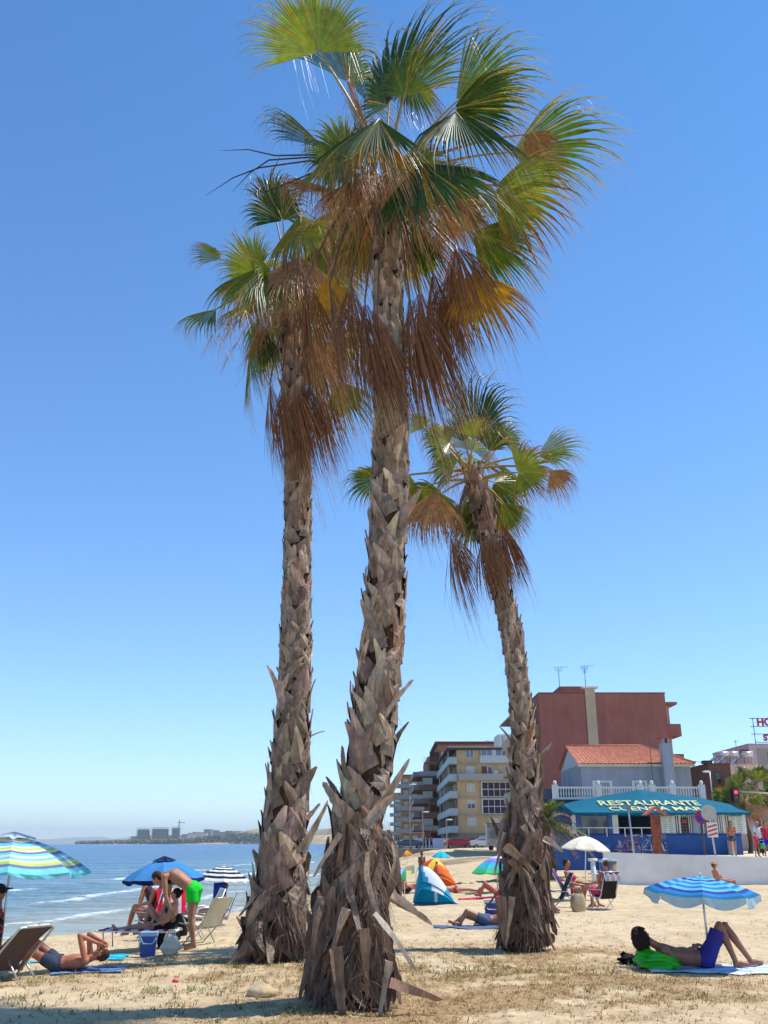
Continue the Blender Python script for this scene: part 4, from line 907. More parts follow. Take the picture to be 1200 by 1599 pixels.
o, w_, h = block('cream block carrying three solar water heaters', 1135, 1186, 96, 1195, srgb(216, 190, 158)); window(o, w_ - 2.0, w_ - 1.1, h - 2.3, h - 1.0, n=1, glass=srgb(130, 116, 100)); window(o, .3, .7, h - 1.8, h - 1.1, n=1)
hx, hz = o.location.x, 1.0 + h + .13
o, w_, h = block('plain mauve grey wall building below the cream block', 1142, 1240, 86, 1215, srgb(184, 160, 158)); 
part(o, 'red_porch_roof', M_TILE, lambda b: b.add([(3.0, -1.4, 2.6), (5.0, -1.4, 3.3), (8.5, -1.4, 3.3), (3.0, 0, 2.9), (5, 0, 4.0), (8.5, 0, 4.0)], [(0, 1, 4, 3), (1, 2, 5, 4), (3, 4, 1, 0)], srgb(170, 84, 66)))
bx(o, 'porch_wall', M_WALL, 2.4, 9, -.9, -.07, -.3, 2.5, srgb(196, 176, 120)); 
for k in range(4): bx(o, 'porch_door', M_PAINT, 2.6 + k * 1.4, 3.3 + k * 1.4, -.95, -.905, 0, 2.1, srgb(110, 84, 70))
o, w_, h = block('tall mauve building at the right edge with a rooftop sign', 1176, 1260, 108, 1163, srgb(186, 168, 174), name='hotel_building')
bx(o, 'window_recess', M_PAINT, .9, 2.6, -.05, .02, h - 2.2, h - .4, srgb(150, 140, 134)); bx(o, 'window_recess', M_PAINT, 2.0, 6, -.055, .02, h - 2.6, h - .8, srgb(110, 106, 110)); bx(o, 'sign_arm', M_PAINT, -.9, -.002, .1, .4, h - 1.0, h - .5, srgb(84, 50, 60))
sg = thing('rooftop_sign', 'magenta letters on a frame of thin bars at the right edge', 'sign', (o.location.x, 108, 1 + h + .13))
part(sg, 'frame', M_METAL, lambda b: [b.tube([(x, 0, 0), (x, 0, 2.9)], .04, DARK, 5) for x in (.9, 3, 5)] + [b.tube([(.5 if z > .8 else .8, -.05, z), (6, -.05, z)], .035, DARK, 4) for z in (.15, 1.05, 1.9, 2.8)])
text_part(sg, 'HO', 1.15, (2.15, -.12, 2.35), (R_(90), 0, 0), srgb(176, 22, 66), M_PAINT, bold=.06); text_part(sg, 'ST', .95, (2.3, -.12, .62), (R_(90), 0, 0), srgb(150, 24, 84), M_PAINT, bold=.06)
# solar water heaters: tank, collector, stand
for k, (p, lab) in enumerate(((1123, 'leftmost solar water heater, above the brown stone block'), (1138, 'middle solar water heater, closest to the lattice mast'), (1161, 'rightmost solar water heater, near the mauve hotel'))):
    x = XP(p, 96, 10); s = thing('solar_water_heater', lab, 'water heater', (x, 96.6, hz if k else hz + .0), group='solar water heaters on the roofs')
    part(s, 'tank', M_METAL, lambda b: b.tube([(.1, 0, 1.0), (1.1, -.25, 1.0)], .27, srgb(214, 206, 200), 12)); part(s, 'collector', M_GLASS, lambda b: b.add([(-1.1, 0, 0), (-.9, 0, 0), (.2, 0, .85), (0, 0, .85), (-1.1, 1, 0), (-.9, 1, 0), (.2, 1, .85), (0, 1, .85)], [(0, 1, 2, 3), (7, 6, 5, 4), (1, 5, 6, 2), (0, 3, 7, 4)], srgb(100, 90, 88)))
    for q in (.25, .95): part(s, 'leg', M_METAL, lambda b: b.tube([(q, 0, 0), (q, -.1, .8)], .035, srgb(120, 110, 104), 5))
ms_ = thing('lattice_mast', 'thin radio mast rising between two water heaters', 'mast', (XP(1148, 99, 12), 99, hz - .2)); part(ms_, 'mast', M_METAL, lambda b: [b.tube([(0, 0, 0), (0, 0, 2.9)], .03, srgb(110, 110, 120), 4)] + [b.tube([(-.25, 0, z), (.25, 0, z + .05)], .02, srgb(110, 110, 120), 4) for z in (.5, .8, 1.1, 1.4, 1.7, 2.1, 2.7)])
# power line
tag(part(None, 'cable', M_METAL, lambda b: b.tube([at(lerp(1055, 1112, t), 1180 + 11 * t + 3 * math.sin(3.14 * t), lerp(80, 88, t)) for t in [i / 8 for i in range(9)]], .02, DARK, 4)), 'thin overhead cable running from the tiled roof to the brown block', 'cable')
# ------------------------------------------------------------------ street furniture
def pole(label, name, cat, px, Y_, top, base_z=TZ, rad=.045, col=srgb(170, 172, 176), lean=0, group=None):
    x = XP(px, Y_, 2); zt_ = at(600, top, Y_).z; o = thing(name, label, cat, (x, Y_, base_z), group=group)
    part(o, 'post', M_METAL, lambda b: b.tube([(0, 0, 0), (lean, 0, zt_ - base_z)], rad, col, 8)); return o, zt_ - base_z
o, h = pole('plain grey post standing in front of the restaurant opening', 'street_pole', 'pole', 988, 47, 1258, lean=-.12)
part(o, 'bracket', M_METAL, lambda b: b.box(-.22, .02, -.05, .05, h - .2, h, srgb(120, 120, 124)))
def disc(b, x, z, r_, y0, y1, col, n=24):
    b.tube([(x, y0, z), (x, y1, z)], r_, col, n, smooth=False)
o, h = pole('no parking sign, blue disc ringed in red, on a dark post', 'road_sign', 'sign', 1098, 48, 1272, col=srgb(70, 70, 80), group=None)
f_ = part(o, 'sign_face', M_PAINT, lambda b: (disc(b, 0, h - .12, .33, -.08, -.05, srgb(180, 30, 44)),)); part(f_, 'blue_centre', M_PAINT, lambda b: disc(b, 0, h - .12, .25, -.09, -.081, srgb(30, 50, 160)))
part(f_, 'red_bar', M_PAINT, lambda b: b.add([(-.2, -.094, h + .04), (-.15, -.094, h + .09), (.2, -.094, h - .28), (.15, -.094, h - .33), (-.2, -.0905, h + .04), (-.15, -.0905, h + .09), (.2, -.0905, h - .28), (.15, -.0905, h - .33)], [(0, 1, 2, 3), (7, 6, 5, 4), (0, 3, 7, 4), (1, 5, 6, 2)], srgb(180, 30, 44)))
o, h = pole('round sign seen from its grey back, with a red and white arrow plate lower down', 'road_sign', 'sign', 1114, 45.5, 1262, lean=-.12)
part(o, 'sign_face', M_METAL, lambda b: disc(b, -.12, h - .2, .36, -.07, -.05, srgb(168, 164, 152)))
a_ = part(o, 'arrow_plate', M_PAINT, lambda b: b.box(-.28, .2, -.08, -.05, .85, 1.5, srgb(216, 210, 206)))
part(a_, 'red_stripe', M_PAINT, lambda b: [b.add([(-.26, -.084, z), (.18, -.084, z + .12), (.18, -.084, z + .2), (-.26, -.084, z + .08)], [(0, 1, 2, 3)], srgb(196, 60, 48)) for z in (.88, 1.06, 1.24)])
# wooden notice post with a small tiled roof
o = thing('wooden_sign_post', 'thick wooden post with a little red tiled roof beside the menu board', 'sign post', (XP(1024, 46, 2), 46, TZ))
ph = at(600, 1272, 46).z - TZ
part(o, 'post', M_BOOT, lambda b: b.box(-.16, .22, -.12, .12, 0, ph, srgb(140, 74, 52)))
part(o, 'roof', M_TILE, lambda b: b.add([(-.5, -.4, ph - .02), (.05, -.4, ph + .36), (.6, -.4, ph - .02), (-.5, .4, ph - .02), (.05, .4, ph + .36), (.6, .4, ph - .02), (-.5, -.4, ph - .09), (.05, -.4, ph + .28), (.6, -.4, ph - .09)], [(0, 3, 4, 1), (1, 4, 5, 2), (6, 0, 1, 7), (7, 1, 2, 8)], srgb(188, 88, 66)))
o = thing('traffic_light', 'traffic light showing red on an arm from the right', 'traffic light', at(1151, 1262, 62))
tz = at(600, 1230, 62).z - o.location.z; th = tz - .1
part(o, 'housing', M_PLAST, lambda b: (b.box(-.17, .17, -.12, .12, .35, th + .05, srgb(40, 26, 30)), b.box(-.3, .3, .121, .14, .25, th + .15, srgb(60, 24, 30))))
l_ = part(o, 'red_lamp', M_LIT, lambda b: disc(b, .02, th - .18, .11, -.135, -.122, srgb(230, 40, 50))); part(o, 'dark_lamp', M_GLASS, lambda b: disc(b, .02, th - .5, .1, -.13, -.122, DARK))
part(o, 'mast_arm', M_METAL, lambda b: b.tube([(.1, .2, th - .1), (3.0, .2, th - .28), (5.5, .2, th - .5), (5.8, .2, -6)], .05, srgb(190, 190, 190), 8))
# beach shower post and two litter bins beside the wall end
o = thing('beach_shower', 'short white foot shower post with a cap near the wall end', 'shower', gp(930, 1374)); o.location.y = 36.5; o.location.x = XP(926, 36.5, 1); o.location.z = sandz(o.location.x, 36.5)
part(o, 'post', M_PAINT, lambda b: b.tube([(0, 0, 0), (0, 0, .95)], [.09, .09], WHT, 12)); part(o, 'cap', M_PAINT, lambda b: b.tube([(0, 0, .953), (0, 0, 1.05)], [.17, .17], WHT, 14)); part(o, 'shelf', M_PAINT, lambda b: b.tube([(0, 0, .5), (0, 0, .54)], .22, WHT, 14))
for px_, c, lab in ((946, srgb(50, 90, 160), 'blue litter bin with an open top at the wall end'), (955, srgb(150, 120, 100), 'brown litter bin with a pale blue rim beside the blue one')):
    o = thing('litter_bin', lab, 'bin', (XP(px_, 37.5, .5), 37.5, sandz(XP(px_, 37.5), 37.5)))
    part(o, 'body', M_PLAST, lambda b: b.tube([(0, 0, 0), (0, 0, .5), (0, 0, .95)], [.17, .2, .23], c, 14)); part(o, 'rim', M_PLAST, lambda b: b.tube([(0, 0, .952), (0, 0, 1.02)], [.255, .255], srgb(130, 170, 196), 16))
# bicycles behind the wall
def bicycle(loc, rz, col, label):
    o = thing('bicycle', label, 'bicycle', loc, rz, group='bicycles parked by the restaurant')
    for x in (-.52, .52):
        wl = MB(); n = 20
        P = [(x + .33 * math.cos(6.2832 * k / n), 0, .34 + .33 * math.sin(6.2832 * k / n)) for k in range(n + 1)]; wl.tube(P, .022, DARK, 6, cap=False, lat=(0, 1, 0))
        wo_ = wl.build('wheel', M_PLAST, o)
        part(wo_, 'spokes', M_METAL, lambda b: [b.tube([(x, 0, .34), (x + .32 * math.cos(k * .785), 0, .34 + .32 * math.sin(k * .785))], .006, WHT, 3) for k in range(8)])
    part(o, 'frame', M_CAR, lambda b: [b.tube(p, .022, col, 6) for p in ([(-.52, 0, .34), (-.15, 0, .82)], [(-.15, 0, .9), (-.05, 0, .32)], [(-.52, 0, .34), (-.05, 0, .32)], [(-.05, 0, .32), (.38, 0, .78)], [(-.14, 0, .78), (.38, 0, .8)], [(.52, 0, .34), (.36, 0, .98)])])
    part(o, 'saddle', M_PLAST, lambda b: b.ball((-.17, 0, .94), (.14, .07, .04), DARK, 8, 5)); part(o, 'handlebar', M_METAL, lambda b: b.tube([(.30, -.26, 1.03), (.37, -.1, 1.02), (.37, .1, 1.02), (.30, .26, 1.03)], .015, WHT, 6)); part(o, 'basket', M_METAL, lambda b: b.box(.42, .66, -.14, .14, .85, 1.08, srgb(90, 100, 130)))
bicycle((XP(985, 50, 1.4), 50.2, TZ - .06), .1, srgb(190, 60, 50), 'bicycle with a red frame next to the grey post'); bicycle((XP(1004, 50, 1.4), 49.6, TZ - .06), .2, srgb(40, 70, 150), 'blue bicycle in the middle of the parked ones'); bicycle((XP(1020, 50, 1.4), 50, TZ - .06), -.15, srgb(200, 200, 206), 'pale bicycle nearest the wooden post')
# air unit on blue wall at right
# kiosk, cars and lamps along the promenade
o = thing('kiosk', 'shabby grey beach hut on wheels beside the right palm', 'hut', (XP(762, 118, 1), 118, sandz(XP(762, 118), 118)))
part(o, 'wall', M_BOOT, lambda b: b.box(0, 1.9, 0, 2, .35, 3.0, srgb(196, 190, 178))); part(o, 'shutter', M_PAINT, lambda b: b.box(.3, 1.6, -.05, -.002, 1.4, 2.2, srgb(150, 148, 142))); part(o, 'roof', M_METAL, lambda b: b.box(-.15, 2.05, -.2, 2.2, 3.003, 3.12, srgb(160, 150, 140)))
for x in (.4, 1.5): part(o, 'wheel', M_PLAST, lambda b: b.tube([(x, -.1, .28), (x, .1, .28)], .28, DARK, 14, smooth=False))
def car(loc, rz, col, label, L=4.2, hh=1.45):
    o = thing('parked_car', label, 'car', loc, rz, group='cars parked on the promenade'); b = MB(); W2 = .85
    prof = [(-.5, .3), (-.5, .62), (-.46, .78), (-.33, .84), (-.2, 1.0), (-.08, 1.0), (.15, .99), (.32, .88), (.44, .8), (.5, .62), (.5, .3)]
    n = len(prof); secs = [(-W2, .96), (-W2 * .96, 1), (W2 * .96, 1), (W2, .96)]; vs = []
    for (x, z) in prof:
        for yy, k in secs: vs.append((x * L * k, yy * (1 - .22 * max(0, (z - .8) / .2)), z * hh * (1 if k == 1 else .99)))
    fs = [(4 * i + k, 4 * i + k + 1, 4 * i + 5 + k, 4 * i + 4 + k) for i in range(n - 1) for k in range(3)] + [tuple(4 * i for i in range(n)), tuple(4 * i + 3 for i in range(n - 1, -1, -1)), (0, 1, 2, 3), tuple(4 * (n - 1) + k for k in (3, 2, 1, 0))]
    b.add(vs, fs, col); bd = b.build('body', M_CAR, o)
    for sgn in (-1, 1):
        part(o, 'side_window', M_GLASS, lambda b: b.add([(-.3 * L, sgn * .80, .86 * hh), (.3 * L, sgn * .80, .86 * hh), (.14 * L, sgn * .70, .97 * hh), (-.19 * L, sgn * .70, .97 * hh)], [(0, 1, 2, 3) if sgn < 0 else (3, 2, 1, 0)], GL))
        for x in (-.31, .31):
            wh = part(o, 'wheel', M_PLAST, lambda b: b.tube([(x * L, sgn * .70, .31), (x * L, sgn * .88, .31)], .31, DARK, 16, smooth=False)); part(wh, 'rim', M_METAL, lambda b: b.tube([(x * L, sgn * .881, .31), (x * L, sgn * .89, .31)], .18, srgb(150, 150, 155), 12, smooth=False))
    part(o, 'windscreen', M_GLASS, lambda b: b.add([(-.335 * L, -.72, .85 * hh), (-.335 * L, .72, .85 * hh), (-.215 * L, .64, .985 * hh), (-.215 * L, -.64, .985 * hh)], [(0, 1, 2, 3)], GL))
    for sgn in (-.62, .62): part(o, 'headlight', M_GLASS, lambda b: b.ball((-.485 * L, sgn, .66 * hh), (.08, .16, .09), WHT, 8, 5))
car((XP(716, 146, 1), 146, .822), .1, srgb(150, 28, 28), 'dark red car parked beneath the ochre block'); car((XP(742, 149, 1), 149.5, .822), .0, srgb(36, 40, 60), 'dark blue car parked right of the red one'); car((XP(757, 144, 1), 143.9, .822), .05, srgb(200, 200, 200), 'white car parked close to the shabby hut')
car((XP(640, 147, 1), 147, .822), .1, srgb(60, 76, 96), 'grey blue car at the left end of the promenade', hh=1.3)
tag(part(None, 'low_wall', M_WALL, lambda b: b.box(XP(646, 152, 1), XP(702, 152, 1), 152, 152.3, .825, 2.3, srgb(176, 190, 206))), 'low pale blue wall in front of the brown block', 'wall')
for px_, top, lab in ((641, 1225, 'left lamp post in front of the farthest blocks'), (661, 1268, 'middle lamp post before the brown block'), (698, 1280, 'short lamp post by the pale balconies')):
    o, h = pole(lab, 'street_lamp', 'street lamp', px_, 140, top, base_z=sandz(XP(px_, 140), 140), rad=.07, col=srgb(180, 160, 140), group='lamp posts on the promenade'); part(o, 'lamp_head', M_PLAST, lambda b: b.ball((.45, 0, h), (.5, .15, .1), WHT, 8, 5))
o, h = pole('slim street lamp with a drooping head before the brown stone block', 'street_lamp', 'street lamp', 1120, 75, 1205, rad=.05); part(o, 'lamp_head', M_PLAST, lambda b: b.ball((-.25, 0, h), (.35, .12, .08), WHT, 8, 5))
# ------------------------------------------------------------------ small palms
def small_palm(label, px, Y_, base_py, top, crown_r, seed, n=26, kind='fan', gz=None, cat='palm tree', trunk_r=.2, cols='DGM'):
    r = random.Random(seed); x = XP(px, Y_, 1); z0 = sandz(x, Y_) if gz is None else gz; h = at(600, top, Y_).z - z0
    root = thing('small_palm', label, cat, (x, Y_, z0), group='small palms near the restaurant'); org = Vector((0, 0, h))
    tr = MB(); m_ = 12; tr.tube([(.12 * math.sin(i * .5), 0, h * i / m_ - .1) for i in range(m_ + 1)], [trunk_r * (1.25 if i == 0 else .9 + .12 * (i % 2)) for i in range(m_ + 1)], srgb(98, 72, 54), 10); tr.build('trunk', M_BARK, root)
    for i in range(n):
        a = r.uniform(0, 6.28); e = r.uniform(-.6, 1.25) if kind == 'fan' else r.uniform(-.35, 1.45); d = Vector((math.cos(a) * math.cos(e), math.sin(a) * math.cos(e), math.sin(e)))
        if kind == 'fan':
            hub = org + d * crown_r * .5; tip = hub + (d + Vector((0, 0, -.3))).normalized() * crown_r * .6
            frond(root, org, hub, tip, roll=r.uniform(-.8, .8), kind=r.choice(cols) if e > -.3 else 'T', r=r, nseg=20, droop=1.1)
        else:
            b = MB(); L = crown_r * r.uniform(.8, 1.1); K = 14; sd_ = d.cross(Vector((0, 0, 1))).normalized(); pts = []
            for j in range(K + 1):
                t = j / K; pts.append(org + d * L * t + Vector((0, 0, -.55 * L * t * t)))
            gc = r.choice([DGREEN, GREEN, YGREEN, TAN]) if e > -.1 else BROWN; b.tube(pts, [.025 * (1 - .8 * j / K) for j in range(K + 1)], mixc(gc, TAN, .5), 5)
            for j in range(2, K + 1):
                for q in range(3):
                    t = (j + q / 3) / K
                    p = pts[j - 1].lerp(pts[j], q / 3)
                    for s in (-1, 1):
                        dd = (sd_ * s + (pts[j] - pts[j - 1]).normalized() * .9 + Vector((0, 0, r.uniform(-.1, .5)))).normalized(); l = L * .26 * (1.15 - .5 * t); w_ = .016
                        n_ = dd.cross(Vector((0, 0, 1))).normalized() if abs(dd.z) < .95 else Vector((1, 0, 0))
                        b.add([p - n_ * w_, p + n_ * w_, p + dd * l + Vector((0, 0, -.04))], [(0, 1, 2)], jit(gc, .25, r))
            b.build('frond', M_LEAF, root)
    return root
small_palm('young date palm with ragged feathery leaves left of the restaurant', 856, 46, 1340, 1286, 2.3, 3, 50, 'feather', trunk_r=.28)
small_palm('small leaning fan palm just right of the teal awning', 1172, 66, 1320, 1252, 1.6, 5, 22, gz=TZ - .06, trunk_r=.16)
small_palm('taller fan palm cut by the right edge of the picture', 1190, 70, 1320, 1238, 2.1, 6, 24, gz=TZ - .06, trunk_r=.2)
small_palm('low bushy palm under the traffic light', 1150, 72, 1320, 1250, 1.4, 8, 18, gz=TZ - .06, trunk_r=.14)
# ------------------------------------------------------------------ skyline across the bay
def far_block(px0, px1, top, bot, col, lab, name='unfinished_tower', crane=None, Y_=HL + 60):
    x0, x1 = XP(px0, Y_, 20), XP(px1, Y_, 20); z1 = at(600, top, Y_).z; z0 = at(600, bot, Y_).z - 8; h = z1 - z0
    o = thing(name, lab, 'building', (x0, Y_, z0), group='unfinished towers across the bay' if name == 'unfinished_tower' else 'low buildings across the bay'); nf = max(2, int(h / 3.6))
    if name == 'unfinished_tower':
        bx(o, 'core', M_WALL, 2, x1 - x0 - 2, 2, 20, 0, h - 3, tuple(c * .8 for c in col))
        def f(b):
            for i in range(nf + 1): b.box(0, x1 - x0, 0, 22, h * i / nf - .5, h * i / nf, col)
            for k in range(int((x1 - x0) / 5) + 1):
                for i in range(nf): b.box(k * 5 - .4, k * 5 + .4, .3, 1.1, h * i / nf + .002, h * (i + 1) / nf - .502, col)
        part(o, 'floor_frame', M_WALL, f)
    else:
        bx(o, 'wall', M_WALL, 0, x1 - x0, 0, 14, 0, h, col); part(o, 'roof', M_TILE, lambda b: b.prism([(-.5, -.5), (x1 - x0 + .5, -.5), (x1 - x0 + .5, 14.5), (-.5, 14.5)], h + .01, h + 1.2, srgb(150, 96, 74) if rnd.random() < .5 else srgb(190, 180, 165)))
        n_ = max(1, int((x1 - x0) / 5))
        for k in range(min(n_, 6)): bx(o, 'window', M_GLASS, k * 5 + 1.2, k * 5 + 3, -.15, -.01, h * .4, h * .4 + 2.0, GL)
    return o
TW = srgb(150, 150, 156)
far_block(213, 232, 1293, 1308, TW, 'left unfinished tower, a dark open frame across the bay'); far_block(236, 262, 1292, 1308, srgb(160, 156, 152), 'widest unfinished tower, middle of the three across the bay'); far_block(267, 280, 1291, 1307, TW, 'right unfinished tower beside the crane across the bay')
o = thing('tower_crane', 'tiny tower crane rising over the right unfinished tower', 'crane', (XP(279, HL + 70, 20), HL + 70, 10)); ch = at(600, 1279, HL).z - 10
part(o, 'mast', M_METAL, lambda b: b.box(-.9, .9, -.9, .9, 0, ch, srgb(90, 84, 84))); part(o, 'jib', M_METAL, lambda b: b.box(-5, 14, -.7, .7, ch - 7, ch - 5.6, srgb(90, 84, 84)))
rr = random.Random(9); adj = ['white', 'cream', 'tan', 'pinkish', 'pale grey', 'sandy']; px = 205
cw = {'white': srgb(214, 208, 200), 'cream': srgb(206, 190, 160), 'tan': srgb(180, 150, 116), 'pinkish': srgb(186, 140, 124), 'pale grey': srgb(160, 160, 164), 'sandy': srgb(196, 166, 126)}
ORD = 'first second third fourth fifth sixth seventh eighth ninth tenth eleventh twelfth thirteenth fourteenth fifteenth sixteenth seventeenth'.split()
for k in range(17):
    w_ = rr.uniform(10, 18); c = rr.choice(adj); t_ = 1307 - 10 * sst(265, 320, px) * rr.uniform(.6, 1.1) - rr.uniform(0, 2)
    o = far_block(px, px + w_, t_, t_ + 7, cw[c], '', 'far_building', Y_=HL + rr.uniform(60, 160)); o['label'] = c + ' low block, ' + ORD[k] + ' from the left in the strip across the bay'; o['category'] = 'building'
    px += w_ * rr.uniform(.6, 1.0)
    if px > 405: break
# trees along the headland: a far-off belt that reads as one mass
b = MB()
for k in range(900):
    p = rr.uniform(120, 420); Y_ = HL + rr.uniform(10, 50); x = XP(p, Y_, 10); z = max(1, hlh(x) * rr.uniform(.15, .62)); s = rr.uniform(1.5, 4.5)
    b.ball((x, Y_, z), (s * 1.4, s, s), jit(srgb(104, 102, 78), .3, rr), 6, 4)
b.build('distant_trees', M_FAR)['kind'] = 'stuff'
# ------------------------------------------------------------------ people
def remesh(b, vox, sm=2):
    me = b.mesh('tmp'); o = bpy.data.objects.new('tmp', me); COL.objects.link(o)
    md = o.modifiers.new('r', 'REMESH'); md.mode = 'VOXEL'; md.voxel_size = vox; md.use_smooth_shade = True
    s = o.modifiers.new('s', 'SMOOTH'); s.factor = .5; s.iterations = sm
    dg = bpy.context.evaluated_depsgraph_get(); e = o.evaluated_get(dg); m2 = bpy.data.meshes.new_from_object(e)
    V = [v.co.copy() for v in m2.vertices]; F = [tuple(p.vertices) for p in m2.polygons]
    COL.objects.unlink(o); bpy.data.objects.remove(o); bpy.data.meshes.remove(me); bpy.data.meshes.remove(m2)
    return V, F
def solid(parent, name, m, b, vox, colf, sm=2):
    V, F = remesh(b, vox, sm); q = MB()
    q.add(V, F, [colf((V[f[0]] + V[f[len(f) // 2]]) * .5) for f in F] if callable(colf) else colf, True); return q.build(name, m, parent)
SK = srgb(176, 122, 92); SKT = srgb(150, 94, 66); SKP = srgb(206, 156, 128)
V3 = Vector
def J(**k): return {a: V3(b) for a, b in k.items()}
def body_build(j, b, fat=1.0, fem=False, det=True):
    lat = (j['shL'] - j['shR']).normalized(); hl = (j['hiL'] - j['hiR']).normalized()
    pe, ch, nk, hd = j['pel'], j['che'], j['nek'], j['hed']; f = fat
    waist = pe.lerp(ch, .45); d = (ch - pe).normalized()
    b.tube([pe - d * .10, pe - d * .03, pe.lerp(waist, .6), waist, ch - d * .05, ch + d * .06, nk - (nk - ch) * .18], [(.09, .08 * f), (.155 * f, .115 * f), (.14 * f, .105 * f), (.125 * f, .10 * f), (.15 * f, .115 * f), (.155, .105), (.075, .065)], SK, 14, lat=tuple(lat))
    b.tube([nk - (nk - ch) * .25, nk, hd], [.06, .052, .05], SK, 10)
    for s in 'LR':
        sh, el, wr, hi, kn, an, to = (j[a + s] for a in ('sh', 'el', 'wr', 'hi', 'kn', 'an', 'to'))
        b.ball(sh, .058, SK); b.tube([ch.lerp(nk, .55), sh], [.055, .052], SK, 8)
        b.tube([sh, sh.lerp(el, .35), el], [.05, .048 * f, .036], SK, 9); b.ball(el, .037, SK); b.tube([el, el.lerp(wr, .3), wr], [.037, .039, .025], SK, 9)
        b.ball(hi, .085 * f, SK); b.tube([hi, hi.lerp(kn, .3), kn], [.088 * f, .082 * f, .052], SK, 10); b.ball(kn, .054, SK)
        b.tube([kn, kn.lerp(an, .3), kn.lerp(an, .7), an], [.05, .056, .04, .034], SK, 9); b.ball(an, .037, SK)
        fd = (to - an); heel = an - fd * .25 + V3((0, 0, -.03)) if abs(fd.z) < fd.length * .8 else an - fd * .2
        b.tube([heel, an.lerp(to, .4), to], [.034, .038, .026], SK, 8)
    if fem:
        up = (nk - ch).normalized(); fr_ = lat.cross(up)
        fr_ = -fr_ if fr_.dot(j['front']) < 0 else fr_
        for s in (-1, 1): b.ball(ch + up * .0 + lat * (.075 * s) + fr_ * .09, .065, SK)
    # head
    fc = j['face'].normalized(); up = (hd - nk).normalized(); up = (up - fc * up.dot(fc)).normalized(); sd_ = up.cross(fc)
    M = Matrix((sd_, fc, up)).transposed()
    b.ball(hd + fc * .005, (.074, .09, .105), SK, 14, 10, M); b.ball(hd + fc * .035 - up * .065, (.05, .05, .05), SK, 10, 7, M)
    b.ball(hd + fc * .102 - up * .012, (.014, .018, .026), SK, 6, 5, M); b.ball(hd + fc * .086 - up * .058, (.026, .012, .010), SK, 6, 5, M); b.ball(hd + fc * .086 + up * .022, (.045, .012, .010), SK, 6, 5, M)
    for s in (-1, 1): b.ball(hd + sd_ * (.074 * s) - up * .008, (.012, .02, .03), SK, 6, 5, M)
    return M, fc, up, sd_
def hand(b, wr, d, palm_n, s, col, curl=.5):
    """palm, four bent fingers of unequal length and a thumb"""
    d = d.normalized(); n = (palm_n - d * palm_n.dot(d)).normalized(); t = d.cross(n) * s
    b.tube([wr - d * .01, wr + d * .04, wr + d * .085], [(.026, .017), (.040, .015), (.038, .012)], col, 8, lat=tuple(t))
    for i, L in enumerate((.068, .078, .072, .056)):
        p = wr + d * .08 + t * (.028 - .019 * i); a = p + (d * math.cos(curl * .5) - n * math.sin(curl * .5)) * L * .45; c = a + (d * math.cos(curl * 1.4) - n * math.sin(curl * 1.4)) * L * .35; e = c + (d * math.cos(curl * 2) - n * math.sin(curl * 2)) * L * .25
        b.tube([p, a, c, e], [.0095, .009, .008, .006], col, 6)
    p = wr + d * .025 + t * .03; a = p + (d * .6 + t * .8).normalized() * .04; c = a + (d * .9 + t * .2 - n * .3).normalized() * .035
    b.tube([p, a, c], [.012, .010, .008], col, 6)
